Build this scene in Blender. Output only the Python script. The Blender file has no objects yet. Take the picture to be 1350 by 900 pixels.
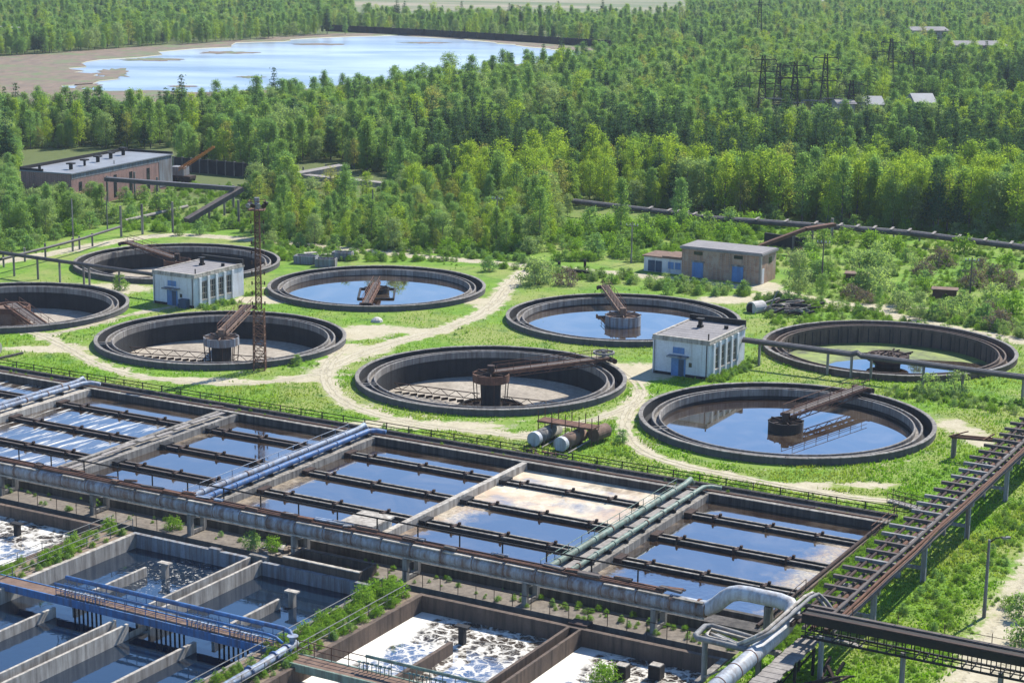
import bpy, math, random
import numpy as np
from mathutils import Vector, Matrix
from mathutils.geometry import delaunay_2d_cdt
R = math.radians
random.seed(7); rng = np.random.default_rng(11)
C = bpy.context.scene.collection
sc = bpy.context.scene

# ------------------------------------------------------------------ camera, world, sun, exposure
FPX, PITCH, ROLL, HCAM = 2445.9, R(12.627), R(0.6768), 49.345      # focal length in px of a 1350 px wide frame
cd = bpy.data.cameras.new('camera'); cam = bpy.data.objects.new('camera', cd); C.objects.link(cam)
cd.sensor_width = 36; cd.lens = FPX / 1350 * 36; cd.clip_end = 6000; cd.clip_start = 1
cam.matrix_world = (Matrix.Translation((0, 0, HCAM)) @ Matrix.Rotation(R(90) - PITCH, 4, 'X') @ Matrix.Rotation(ROLL, 4, 'Z'))
sc.camera = cam
SUN_AZ, SUN_EL = R(40), R(45)                                       # azimuth to the right of +Y
w = bpy.data.worlds.new('World'); sc.world = w; w.use_nodes = True
nt = w.node_tree; bg = nt.nodes['Background']
sky = nt.nodes.new('ShaderNodeTexSky'); sky.sky_type = 'NISHITA'; sky.sun_disc = False
sky.sun_elevation = SUN_EL; sky.sun_rotation = SUN_AZ; sky.air_density = 1.0; sky.dust_density = 0.0; sky.ozone_density = 7.5
nt.links.new(sky.outputs[0], bg.inputs[0]); bg.inputs[1].default_value = 0.12
sl = bpy.data.lights.new('sun', 'SUN'); sl.energy = 4.8; sl.angle = R(0.5); sl.color = (1, .95, .86)
so = bpy.data.objects.new('sun', sl); C.objects.link(so)
sd = Vector((math.sin(SUN_AZ) * math.cos(SUN_EL), math.cos(SUN_AZ) * math.cos(SUN_EL), math.sin(SUN_EL)))
so.rotation_euler = sd.to_track_quat('Z', 'Y').to_euler()
sc.view_settings.view_transform = 'Standard'; sc.view_settings.look = 'None'
sc.view_settings.exposure = 1.0; sc.view_settings.gamma = 1
sc.cycles.use_denoising = True; sc.cycles.use_adaptive_sampling = False; sc.cycles.sample_clamp_indirect = 3.0; sc.cycles.max_bounces = 5; sc.cycles.diffuse_bounces = 2; sc.cycles.glossy_bounces = 3; sc.cycles.transparent_max_bounces = 6
sc.cycles.transmission_bounces = 3; sc.cycles.volume_bounces = 0

# ------------------------------------------------------------------ plan: pixel of the survey photo -> ground point, plant axes
TH = R(-29.2); CT, ST = math.cos(TH), math.sin(TH)
def at(px, py, z=0.0):
    a, b = px - 675, py - 450
    cr, sr = math.cos(ROLL), math.sin(ROLL)
    X = (cr * a + sr * b) / FPX; Y = -(-sr * a + cr * b) / FPX
    d = (X, math.cos(PITCH) + Y * math.sin(PITCH), -math.sin(PITCH) + Y * math.cos(PITCH))
    t = (HCAM - z) / -d[2]
    return Vector((d[0] * t, d[1] * t, z))
def to_px(x, y, z=0.0):
    zz = z - HCAM
    d = y * math.cos(PITCH) - zz * math.sin(PITCH); v = y * math.sin(PITCH) + zz * math.cos(PITCH)
    X = FPX * x / d; Y = -FPX * v / d
    cr, sr = math.cos(ROLL), math.sin(ROLL)
    return 675 + cr * X - sr * Y, 450 + sr * X + cr * Y
def W(u, v, z=0.0): return Vector((u * CT - v * ST, u * ST + v * CT, z))
def toUV(p): return (p[0] * CT + p[1] * ST, -p[0] * ST + p[1] * CT)

# ------------------------------------------------------------------ materials
MATS = {}
def new_mat(name):
    m = bpy.data.materials.new(name); m.use_nodes = True
    n = m.node_tree; b = n.nodes['Principled BSDF']
    return m, n, b
def N(n, typ, **kw):
    x = n.nodes.new(typ)
    for k, v in kw.items():
        if k.startswith('i_'): x.inputs[k[2:].replace('_', ' ')].default_value = v
        else: setattr(x, k, v)
    return x
def ramp(n, fac, stops, interp='LINEAR'):
    r = n.nodes.new('ShaderNodeValToRGB'); r.color_ramp.interpolation = interp
    el = r.color_ramp.elements
    while len(el) < len(stops): el.new(0.5)
    for e, (p, c) in zip(el, stops):
        e.position = p; e.color = (c[0], c[1], c[2], 1) if not isinstance(c, (int, float)) else (c, c, c, 1)
    n.links.new(fac, r.inputs[0]); return r.outputs[0]
def noise(n, vec, scale, detail=5, rough=.6, dist=0.0):
    x = N(n, 'ShaderNodeTexNoise'); x.inputs['Scale'].default_value = scale; x.inputs['Detail'].default_value = detail
    x.inputs['Roughness'].default_value = rough; x.inputs['Distortion'].default_value = dist
    n.links.new(vec, x.inputs['Vector']); return x.outputs['Fac']
def mapping(n, vec, scale=(1, 1, 1), rot=(0, 0, 0)):
    x = n.nodes.new('ShaderNodeMapping'); x.inputs['Scale'].default_value = scale; x.inputs['Rotation'].default_value = rot
    n.links.new(vec, x.inputs['Vector']); return x.outputs[0]
def mix(n, fac, a, b):
    x = n.nodes.new('ShaderNodeMix'); x.data_type = 'RGBA'
    for s, i in ((fac, 0), (a, 6), (b, 7)):
        if isinstance(s, (int, float)): x.inputs[i].default_value = s
        elif isinstance(s, tuple): x.inputs[i].default_value = (*s, 1)
        else: n.links.new(s, x.inputs[i])
    return x.outputs[2]
def mth(n, op, a, b=None, c=None, clamp=False):
    x = n.nodes.new('ShaderNodeMath'); x.operation = op; x.use_clamp = clamp
    for i, s in enumerate((a, b, c)):
        if s is None: continue
        if isinstance(s, (int, float)): x.inputs[i].default_value = s
        else: n.links.new(s, x.inputs[i])
    return x.outputs[0]
def pos(n): return n.nodes.new('ShaderNodeNewGeometry').outputs['Position']
def bump(n, b, h, strength=.3, dist=.05):
    x = n.nodes.new('ShaderNodeBump'); x.inputs['Strength'].default_value = strength; x.inputs['Distance'].default_value = dist
    n.links.new(h, x.inputs['Height']); n.links.new(x.outputs[0], b.inputs['Normal'])
def worn(name, c1, c2, c3, scale=.6, rough=.85, metallic=0., streak=.5, bmp=.25, fine=6.0, amt=.5):
    """two tones mottled at one scale, a third tone as stains that run down"""
    m, n, b = new_mat(name); p = pos(n)
    f1 = noise(n, p, scale, 8, .65); f2 = noise(n, mapping(n, p, (1.6, 1.6, .12)), 1.3, 6, .7); f3 = noise(n, p, fine, 4, .7)
    c = mix(n, ramp(n, f1, [(.35, 0.), (.65, 1.)]), c1, c2)
    s = ramp(n, f2, [(.62 - amt * .3, 0.), (.78 - amt * .2, 1.)])
    c = mix(n, mth(n, 'MULTIPLY', s, streak), c, c3)
    c = mix(n, mth(n, 'MULTIPLY', ramp(n, f3, [(.35, 1.), (.6, 0.)]), .35), c, tuple(x * .55 for x in c1))
    n.links.new(c, b.inputs['Base Color']); b.inputs['Roughness'].default_value = rough; b.inputs['Metallic'].default_value = metallic; b.inputs['Specular IOR Level'].default_value = .18
    bump(n, b, f3, bmp)
    MATS[name] = m; return m
worn('concrete', (.36, .33, .285), (.19, .175, .155), (.06, .052, .045), .45, streak=.9, amt=.8)
worn('concrete_pale', (.52, .48, .41), (.33, .30, .26), (.11, .09, .075), .45, streak=.8, amt=.75)
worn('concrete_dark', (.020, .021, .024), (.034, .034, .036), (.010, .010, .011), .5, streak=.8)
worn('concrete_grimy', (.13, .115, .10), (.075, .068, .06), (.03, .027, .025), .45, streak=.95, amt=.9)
worn('rim_outer', (.11, .105, .105), (.08, .076, .075), (.04, .037, .035), .7, streak=.6)  # outer wall shade put into the colour; rim cap left paler
worn('concrete_brown', (.145, .105, .08), (.085, .065, .054), (.03, .025, .022), .4, streak=.9)
worn('concrete_blue', (.20, .225, .25), (.26, .28, .30), (.11, .075, .055), .45, streak=.9, amt=.75)
worn('duct_skin', (.34, .37, .40), (.24, .265, .29), (.13, .075, .05), .5, .55, 0., .95, amt=.85)
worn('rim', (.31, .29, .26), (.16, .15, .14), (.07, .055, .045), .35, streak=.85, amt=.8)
worn('tank_floor', (.42, .37, .30), (.27, .235, .19), (.13, .11, .09), .22, streak=.6, amt=.7)
worn('rust', (.10, .05, .035), (.16, .085, .055), (.05, .03, .025), 1.2, .9, 0., .6)
worn('rust_pale', (.20, .135, .10), (.13, .08, .058), (.06, .037, .028), 1.2, .9, 0., .6)
worn('rust_dark', (.045, .03, .026), (.07, .045, .036), (.02, .017, .016), 1.2, .9, 0., .6)
worn('blue_paint', (.045, .135, .32), (.08, .185, .38), (.08, .06, .05), .8, .5, 0., .7, amt=.7)
worn('pale_blue_paint', (.33, .40, .50), (.22, .285, .37), (.13, .10, .085), .8, .5, 0., .8, amt=.8)
worn('green_paint', (.15, .235, .18), (.23, .31, .26), (.09, .075, .055), .8, .55, 0., .8, amt=.8)
worn('pipe_silver', (.50, .52, .54), (.38, .41, .44), (.17, .125, .095), .6, .5, 0., .7, amt=.7)
worn('pipe_dark', (.10, .09, .085), (.06, .055, .055), (.035, .03, .03), 1.0, .6, 0., .5)
worn('timber', (.13, .11, .10), (.085, .07, .062), (.04, .033, .03), 1.6, .9, 0., .5)
worn('timber_pale', (.29, .265, .24), (.20, .18, .165), (.09, .075, .065), 1.6, .9, 0., .5)
worn('black_steel', (.012, .012, .013), (.02, .018, .017), (.035, .022, .017), 1.5, .7, 0., .4)
worn('whitewash', (.60, .62, .65), (.50, .50, .50), (.25, .19, .15), .5, .9, 0., .55, amt=.35)
worn('felt_roof', (.25, .235, .23), (.19, .18, .18), (.13, .12, .115), .35, .95, 0., .5)
worn('metal_roof', (.22, .235, .255), (.16, .17, .185), (.20, .19, .19), .25, .6, 0., .5)
worn('soil', (.17, .125, .09), (.24, .19, .14), (.09, .07, .05), .8, .95, 0., .6)
worn('gravel', (.21, .18, .145), (.125, .105, .085), (.05, .042, .036), 1.2, .95, 0., .6, fine=9.)
worn('blue_door', (.08, .18, .38), (.12, .24, .44), (.10, .08, .07), 1.0, .6, 0., .5)
worn('dark_door', (.04, .07, .12), (.06, .09, .14), (.03, .03, .035), 1.0, .6, 0., .5)
worn('tar', (.015, .015, .017), (.025, .024, .024), (.045, .037, .033), .8, .8, 0., .4)
worn('bark', (.20, .18, .165), (.09, .08, .07), (.05, .042, .036), 1.5, .95, 0., .5)
worn('boulder', (.50, .47, .43), (.38, .36, .33), (.2, .18, .16), .9)
worn('yellow_steel', (.60, .28, .07), (.48, .2, .06), (.13, .07, .04), 1., .7, 0., .5)
worn('rail_grey', (.22, .22, .215), (.15, .15, .145), (.09, .06, .045), 1., .7, 0., .7)

def mk_brick(name, c1, c2, c3, patch):
    m, n, b = new_mat(name); p = pos(n)
    br = N(n, 'ShaderNodeTexBrick'); br.inputs['Scale'].default_value = 1.0
    br.inputs['Brick Width'].default_value = .5; br.inputs['Row Height'].default_value = .16; br.inputs['Mortar Size'].default_value = .018
    br.inputs['Color1'].default_value = (*c1, 1); br.inputs['Color2'].default_value = (*c2, 1); br.inputs['Mortar'].default_value = (.3, .27, .25, 1)
    x = n.nodes.new('ShaderNodeSeparateXYZ'); n.links.new(p, x.inputs[0])
    cx = n.nodes.new('ShaderNodeCombineXYZ')
    n.links.new(mth(n, 'ADD', x.outputs[0], x.outputs[1]), cx.inputs[0]); n.links.new(x.outputs[2], cx.inputs[1])
    n.links.new(cx.outputs[0], br.inputs['Vector'])
    f = noise(n, p, .55, 7, .7); f2 = noise(n, mapping(n, p, (1.5, 1.5, .2)), 1.0, 6, .7)
    c = mix(n, ramp(n, f, [(.5, 0.), (.62, 1.)]), br.outputs[0], patch)
    c = mix(n, mth(n, 'MULTIPLY', ramp(n, f2, [(.48, 0.), (.7, 1.)]), .7), c, c3)
    n.links.new(c, b.inputs['Base Color']); b.inputs['Roughness'].default_value = .9
    MATS[name] = m
mk_brick('brick_red', (.24, .095, .07), (.19, .08, .06), (.06, .04, .035), (.27, .15, .12))
mk_brick('brick_tan', (.36, .19, .10), (.28, .145, .085), (.10, .07, .055), (.36, .27, .2))

m, n, b = new_mat('glass_dark'); b.inputs['Base Color'].default_value = (.02, .025, .03, 1); b.inputs['Roughness'].default_value = .12
MATS['glass_dark'] = m
m, n, b = new_mat('lamp_glass'); b.inputs['Base Color'].default_value = (.45, .5, .52, 1); b.inputs['Roughness'].default_value = .15
MATS['lamp_glass'] = m

# water ---------------------------------------------------------------
def water(name, base=(.022, .014, .010), rough=.03, ripple=.02, rs=1.2, ior=4.0, foam=None, fcol=(.70, .675, .615), stretch=(1, 1, 1)):
    """foam(n, objectcoords) -> mask socket; foam is a matt layer lying on the water"""
    m, n, b = new_mat(name); p = pos(n)
    b.inputs['Base Color'].default_value = (*base, 1); b.inputs['Roughness'].default_value = rough; b.inputs['IOR'].default_value = ior
    bump(n, b, noise(n, mapping(n, p, stretch), rs, 3, .5), ripple, .2)
    if name not in ('water_lake', 'water_lower', 'water_swirl'):
        fm = ramp(n, noise(n, mapping(n, p, (1, 1, 1), (0, 0, R(30))), .16, 7, .68, .8), [(.46, 0.), (.66, 1.)])
        n.links.new(mix(n, fm, base, tuple(x + y for x, y in zip(base, (.05, .04, .028)))), b.inputs['Base Color'])
        n.links.new(mth(n, 'MULTIPLY_ADD', fm, .10 if 'tank' not in name else .03, rough), b.inputs['Roughness'])
    if foam:
        oc = n.nodes.new('ShaderNodeTexCoord').outputs['Object']
        f = foam(n, oc)
        d = N(n, 'ShaderNodeBsdfPrincipled'); d.inputs['Roughness'].default_value = .9
        cn = noise(n, p, 1.6, 6, .7)
        n.links.new(mix(n, ramp(n, noise(n, p, .22, 5, .65, .4), [(.42, .0), (.62, .75)]), mix(n, ramp(n, cn, [(.3, 0.), (.7, 1.)]), tuple(x * y for x, y in zip(fcol, (.80, .78, .74) if fcol[0] > .65 else (.66, .62, .55))), fcol), tuple(x * y for x, y in zip(fcol, (.88, .85, .80) if fcol[0] > .65 else (.62, .48, .42)))), d.inputs['Base Color'])
        bp = n.nodes.new('ShaderNodeBump'); bp.inputs['Strength'].default_value = .5; bp.inputs['Distance'].default_value = .1
        n.links.new(cn, bp.inputs['Height']); n.links.new(bp.outputs[0], d.inputs['Normal'])
        mx = n.nodes.new('ShaderNodeMixShader'); n.links.new(f, mx.inputs[0]); n.links.new(b.outputs[0], mx.inputs[1]); n.links.new(d.outputs[0], mx.inputs[2])
        n.links.new(mx.outputs[0], n.nodes['Material Output'].inputs[0])
    MATS[name] = m; return m
def sepx(n, v):
    x = n.nodes.new('ShaderNodeSeparateXYZ'); n.links.new(v, x.inputs[0]); return x.outputs
def f_lace(n, oc, big_lo=.47, big_hi=.56, cell=1.0):
    w1 = noise(n, oc, .5, 4, .6)
    wv = n.nodes.new('ShaderNodeVectorMath'); wv.operation = 'ADD'; n.links.new(oc, wv.inputs[0])
    nv = N(n, 'ShaderNodeTexNoise'); nv.inputs['Scale'].default_value = .9; nv.inputs['Detail'].default_value = 4; n.links.new(oc, nv.inputs['Vector'])
    vs = n.nodes.new('ShaderNodeVectorMath'); vs.operation = 'SCALE'; vs.inputs['Scale'].default_value = 1.6; n.links.new(nv.outputs['Color'], vs.inputs[0]); n.links.new(vs.outputs[0], wv.inputs[1])
    vo = N(n, 'ShaderNodeTexVoronoi'); vo.feature = 'DISTANCE_TO_EDGE'; vo.inputs['Scale'].default_value = cell; n.links.new(wv.outputs[0], vo.inputs['Vector'])
    thick = mth(n, 'MULTIPLY_ADD', noise(n, oc, .45, 6, .75), .52, -.14)
    lines = mth(n, 'MULTIPLY', mth(n, 'SUBTRACT', thick, mth(n, 'MULTIPLY', vo.outputs['Distance'], .8)), 7., clamp=True)
    v2 = N(n, 'ShaderNodeTexVoronoi'); v2.feature = 'DISTANCE_TO_EDGE'; v2.inputs['Scale'].default_value = cell * 2.7; n.links.new(wv.outputs[0], v2.inputs['Vector'])
    lines = mth(n, 'MAXIMUM', lines, mth(n, 'MULTIPLY', mth(n, 'SUBTRACT', mth(n, 'MULTIPLY', thick, .5), v2.outputs['Distance']), 8., clamp=True))
    blots = ramp(n, w1, [(big_lo, 0.), (big_hi, 1.)])
    return mth(n, 'MAXIMUM', lines, blots)
def foam_basin(n, oc, left=0., wid=1.5):
    x = sepx(n, oc)
    f = f_lace(n, oc, .56, .68)
    # matted foam banked against the left-hand wall and the far wall: object x=0 is that wall
    wob = mth(n, 'MULTIPLY', mth(n, 'SUBTRACT', noise(n, oc, .35, 4, .6), .5), 4.)
    e = mth(n, 'MULTIPLY', mth(n, 'SUBTRACT', wid, mth(n, 'ADD', x[0], wob)), 2., clamp=True)
    return mth(n, 'MAXIMUM', f, e)
water('water_calm', ripple=.03, rs=.9, ior=3.8)
water('water_tank', ripple=.004, rs=.7, rough=.015)
water('water_lower', base=(.006, .014, .028), ior=1.85, ripple=.02, rs=1.6)
water('water_ripple', ripple=.16, rs=2.2)
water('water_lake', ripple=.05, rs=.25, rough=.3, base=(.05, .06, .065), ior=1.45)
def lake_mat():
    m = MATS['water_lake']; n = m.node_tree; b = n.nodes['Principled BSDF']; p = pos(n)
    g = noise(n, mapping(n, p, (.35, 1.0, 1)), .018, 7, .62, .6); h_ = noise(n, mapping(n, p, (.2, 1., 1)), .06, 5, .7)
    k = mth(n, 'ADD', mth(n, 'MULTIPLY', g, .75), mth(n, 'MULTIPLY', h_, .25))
    n.links.new(mix(n, ramp(n, k, [(.40, 0.), (.58, 1.)]), (.15, .19, .235), (.37, .41, .44)), b.inputs['Base Color'])  # pale sky sheen and darker ripple patches painted into the water colour
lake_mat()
water('water_foam_wide', foam=lambda n, oc: foam_basin(n, oc, wid=2.2), ripple=.06)
water('water_foam_left', foam=lambda n, oc: f_lace(n, oc, .49, .60, .8), ripple=.06)
def f_swirl(n, oc):
    x = sepx(n, oc); r2 = mth(n, 'ADD', mth(n, 'MULTIPLY', x[0], x[0]), mth(n, 'MULTIPLY', x[1], x[1]))
    near = mth(n, 'SUBTRACT', 1.25, mth(n, 'DIVIDE', mth(n, 'SQRT', r2), 4.6), clamp=True)
    vo = noise(n, oc, 2.6, 5, .75, .8)
    return mth(n, 'MULTIPLY', ramp(n, vo, [(.56, 0.), (.66, 1.)]), near)
water('water_swirl', base=(.006, .014, .028), ior=1.85, foam=f_swirl, ripple=.05, rs=2.0)
def f_streak(n, oc):
    k = noise(n, mapping(n, oc, (1.1, .16, 1), (0, 0, R(-8))), 1.0, 5, .65)
    e = noise(n, oc, .35, 4, .6)
    return mth(n, 'MULTIPLY', ramp(n, k, [(.54, 0.), (.64, 1.)]), ramp(n, e, [(.3, .25), (.6, .95)]))
water('water_streak', ior=3.8, foam=f_streak, ripple=.10, rs=1.6)
def f_ends(lo, hi):
    def f(n, oc):
        x = sepx(n, oc); wob = mth(n, 'MULTIPLY', mth(n, 'SUBTRACT', noise(n, oc, .45, 6, .65), .5), 6.)
        a = mth(n, 'ADD', x[0], wob)
        e = mth(n, 'MAXIMUM', mth(n, 'MULTIPLY', mth(n, 'SUBTRACT', lo, a), .45, clamp=True), mth(n, 'MULTIPLY', mth(n, 'SUBTRACT', a, hi), .45, clamp=True))
        t = noise(n, oc, 3.0, 5, .75)
        return mth(n, 'MULTIPLY', e, ramp(n, t, [(.32, .25), (.6, 1.)]))
    return f
water('water_scum_left', ior=3.8, foam=f_ends(-6.0, 99.), fcol=(.36, .30, .22), ripple=.012)
water('water_scum_right', ior=3.8, foam=f_ends(-7.5, 4.2), fcol=(.42, .37, .29), ripple=.03)
water('water_scum_ripple', ior=3.8, foam=f_ends(-6.4, 6.5), fcol=(.40, .34, .26), ripple=.16, rs=2.2)
def f_cream(n, oc):
    x = sepx(n, oc); g = noise(n, oc, .28, 6, .65, .5); e = mth(n, 'MULTIPLY', mth(n, 'SUBTRACT', x[0], 3.5), .12, clamp=True)
    return mth(n, 'SUBTRACT', ramp(n, g, [(.34, .30), (.52, 1.)]), mth(n, 'MULTIPLY', e, ramp(n, noise(n, oc, .6, 5, .7), [(.4, 0.), (.6, 1.)])), clamp=True)
water('water_cream', foam=f_cream, fcol=(.60, .53, .41), ripple=.02)
water('water_cream_half', ior=3.8, foam=f_ends(-4.2, 99.), fcol=(.50, .43, .33), ripple=.012)

# foliage -------------------------------------------------------------
def leaf(name, c1, c2, c3, trans=.35, dry=None):
    m, n, b = new_mat(name); g = n.nodes.new('ShaderNodeNewGeometry'); oi = n.nodes.new('ShaderNodeObjectInfo')
    c = mix(n, g.outputs['Random Per Island'], c1, c2)
    c = mix(n, ramp(n, oi.outputs['Random'], [(.25, 0.), (1., 1.)]), c, c3)
    if dry:
        q = pos(n); c = mix(n, ramp(n, noise(n, q, .09, 6, .65), [(.44, 0.), (.60, 1.)]), c, dry); c = mix(n, ramp(n, noise(n, q, .35, 5, .7), [(.52, 0.), (.64, .8)]), c, (.06, .14, .02))
    d = n.nodes.new('ShaderNodeBsdfDiffuse'); t = n.nodes.new('ShaderNodeBsdfTranslucent')
    n.links.new(c, d.inputs[0])
    tc = n.nodes.new('ShaderNodeMix'); tc.data_type = 'RGBA'; tc.blend_type = 'MULTIPLY'; tc.inputs[0].default_value = 1.
    n.links.new(c, tc.inputs[6]); tc.inputs[7].default_value = (1.8, 1.85, .85, 1); n.links.new(tc.outputs[2], t.inputs[0])
    mx = n.nodes.new('ShaderNodeMixShader'); mx.inputs[0].default_value = trans
    n.links.new(d.outputs[0], mx.inputs[1]); n.links.new(t.outputs[0], mx.inputs[2])
    n.links.new(mx.outputs[0], n.nodes['Material Output'].inputs[0]); n.nodes.remove(b)
    MATS[name] = m
leaf('leaf_green', (.13, .21, .062), (.18, .27, .088), (.15, .25, .10), .46)
leaf('leaf_yellow', (.21, .29, .035), (.28, .355, .055), (.20, .29, .055), .42)
leaf('leaf_olive', (.21, .21, .08), (.27, .26, .10), (.19, .23, .06), .5)
leaf('needles', (.045, .088, .042), (.068, .115, .055), (.05, .10, .05), .3)
leaf('leaf_grey', (.18, .24, .11), (.235, .295, .15), (.19, .265, .11), .46)
leaf('grass_blade', (.10, .21, .013), (.16, .28, .022), (.13, .25, .022), .35, dry=(.21, .26, .055))
leaf('weed', (.12, .21, .03), (.18, .28, .05), (.14, .25, .035), .42)
leaf('dry_leaf', (.13, .10, .085), (.20, .16, .13), (.16, .13, .10), .2)

# ------------------------------------------------------------------ mesh builder
class MB:
    def __init__(s, uv=False, org=None, ang=None):
        s.v = []; s.f = []
        s.org = Vector((0, 0, 0)) if org is None else Vector(org)
        s.ang = (TH if uv else 0.) if ang is None else ang
        s.c, s.s = math.cos(s.ang), math.sin(s.ang)
    def P(s, p):
        x, y, z = p
        return (s.org[0] + x * s.c - y * s.s, s.org[1] + x * s.s + y * s.c, s.org[2] + z)
    def add(s, vs, fs):
        k = len(s.v); s.v += [s.P(p) for p in vs]; s.f += [tuple(i + k for i in f) for f in fs]; return s
    def box(s, x0, x1, y0, y1, z0, z1):
        return s.add([(x0, y0, z0), (x1, y0, z0), (x1, y1, z0), (x0, y1, z0), (x0, y0, z1), (x1, y0, z1), (x1, y1, z1), (x0, y1, z1)],
              [(0, 3, 2, 1), (4, 5, 6, 7), (0, 1, 5, 4), (1, 2, 6, 5), (2, 3, 7, 6), (3, 0, 4, 7)])
    def beam(s, p, q, wd, ht=None, up=(0, 0, 1)):
        p, q = Vector(p), Vector(q); ht = ht or wd; d = (q - p).normalized(); up = Vector(up)
        if abs(d.dot(up)) > .98: up = Vector((1, 0, 0))
        a = d.cross(up).normalized() * wd / 2; b = a.cross(d).normalized() * ht / 2
        return s.add([p - a - b, p + a - b, p + a + b, p - a + b, q - a - b, q + a - b, q + a + b, q - a + b],
              [(0, 3, 2, 1), (4, 5, 6, 7), (0, 1, 5, 4), (1, 2, 6, 5), (2, 3, 7, 6), (3, 0, 4, 7)])
    def tube(s, path, r, n=8, cap=True, r2=None):
        path = [Vector(p) for p in path]; m = len(path); vs = []; fs = []
        a = None
        for i, p in enumerate(path):
            d = (path[min(i + 1, m - 1)] - path[max(i - 1, 0)]).normalized()
            if a is None:
                a = d.cross(Vector((0, 0, 1)));  a = a if a.length > .05 else d.cross(Vector((1, 0, 0)))
            a = (a - d * a.dot(d)).normalized(); b = d.cross(a)
            rr = r if r2 is None else r + (r2 - r) * i / (m - 1)
            for k in range(n):
                t = 2 * math.pi * k / n; vs.append(p + a * math.cos(t) * rr + b * math.sin(t) * rr)
        for i in range(m - 1):
            for k in range(n):
                fs.append((i * n + k, i * n + (k + 1) % n, (i + 1) * n + (k + 1) % n, (i + 1) * n + k))
        if cap: fs += [tuple(range(n))[::-1], tuple(range((m - 1) * n, m * n))]
        return s.add(vs, fs)
    def lathe(s, c, prof, n=96, close=False):
        vs = []; fs = []; k = len(prof)
        for i in range(n):
            t = 2 * math.pi * i / n
            for (r, z) in prof: vs.append((c[0] + r * math.cos(t), c[1] + r * math.sin(t), z))
        for i in range(n):
            j = (i + 1) % n
            for q in range(k if close else k - 1):
                q2 = (q + 1) % k
                fs.append((i * k + q, j * k + q, j * k + q2, i * k + q2))
        return s.add(vs, fs)
    def prism(s, poly, z0, z1):
        n = len(poly)
        return s.add([(x, y, z0) for x, y in poly] + [(x, y, z1) for x, y in poly],
              [tuple(range(n))[::-1], tuple(range(n, 2 * n))] + [(i, (i + 1) % n, n + (i + 1) % n, n + i) for i in range(n)])
    def sheet(s, poly, z): return s.add([(x, y, z) for x, y in poly], [tuple(range(len(poly)))])
    def build(s, name, mat, parent=None, smooth=False, origin=None):
        me = bpy.data.meshes.new(name)
        o = Vector(parent.location) if parent is not None else None
        par = parent
        if parent is not None:
            while par.parent is not None:
                par = par.parent; o = o + Vector(par.location)
        else:
            if origin is not None: o = Vector(origin)
            else:
                xs = np.array(s.v); o = Vector(((xs[:, 0].min() + xs[:, 0].max()) / 2, (xs[:, 1].min() + xs[:, 1].max()) / 2, xs[:, 2].min()))
        me.from_pydata([(x - o[0], y - o[1], z - o[2]) for x, y, z in s.v], [], s.f)
        me.materials.append(MATS[mat] if isinstance(mat, str) else mat)
        if smooth: me.polygons.foreach_set('use_smooth', [True] * len(me.polygons))
        ob = bpy.data.objects.new(name, me); C.objects.link(ob)
        if parent is not None: ob.parent = parent
        else: ob.location = o
        return ob
def tag(o, label=None, cat=None, group=None, kind=None):
    if label: o['label'] = label
    if cat: o['category'] = cat
    if group: o['group'] = group
    if kind: o['kind'] = kind
    return o
def thing(name, loc, label, cat, group=None, rz=0.):
    o = bpy.data.objects.new(name, None); C.objects.link(o); o.location = loc; o.rotation_euler = (0, 0, rz); o.empty_display_size = .5
    return tag(o, label, cat, group)
def structure(o): o['kind'] = 'structure'; return o

def in_poly(x, y, poly):
    c = False; j = len(poly) - 1
    for i in range(len(poly)):
        xi, yi = poly[i]; xj, yj = poly[j]
        if (yi > y) != (yj > y) and x < (xj - xi) * (y - yi) / (yj - yi) + xi: c = not c
        j = i
    return c
def chaikin(p, k=2, closed=False):
    for _ in range(k):
        q = []; m = len(p)
        if not closed: q.append(p[0])
        for i in range(m if closed else m - 1):
            a, b = p[i], p[(i + 1) % m]
            q += [(a[0] * .75 + b[0] * .25, a[1] * .75 + b[1] * .25), (a[0] * .25 + b[0] * .75, a[1] * .25 + b[1] * .75)]
        if not closed: q.append(p[-1])
        p = q
    return p

# ------------------------------------------------------------------ tanks (positions)
TANKS = {1: (-49.44, 269.18), 2: (-65.1, 236.0), 3: (-35.07, 218.38), 4: (-18.75, 251.96), 5: (-2.28, 199.84), 6: (14.2, 232.9), 7: (45.16, 217.0), 8: (28.08, 183.24)}
PU0, PU1, PV0, PV1 = -170., -45.4, 70., 149.3                       # plan of the basin blocks, a hole in the ground
LAKE = chaikin([tuple(at(*p)[:2]) for p in ((88, 118), (135, 103), (118, 92), (80, 86), (160, 76), (250, 66), (340, 56), (435, 48), (520, 47), (600, 51), (690, 60), (755, 67), (770, 72), (740, 78), (640, 92), (560, 104), (470, 116), (330, 118), (240, 120), (160, 122))], 2, True)
LAKE = [(x + 5 * math.sin(y * .11 + x * .05) + 3 * math.sin(y * .31), y + 5 * math.sin(x * .09) + 3 * math.sin(x * .23 + 1)) for x, y in LAKE]

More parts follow.
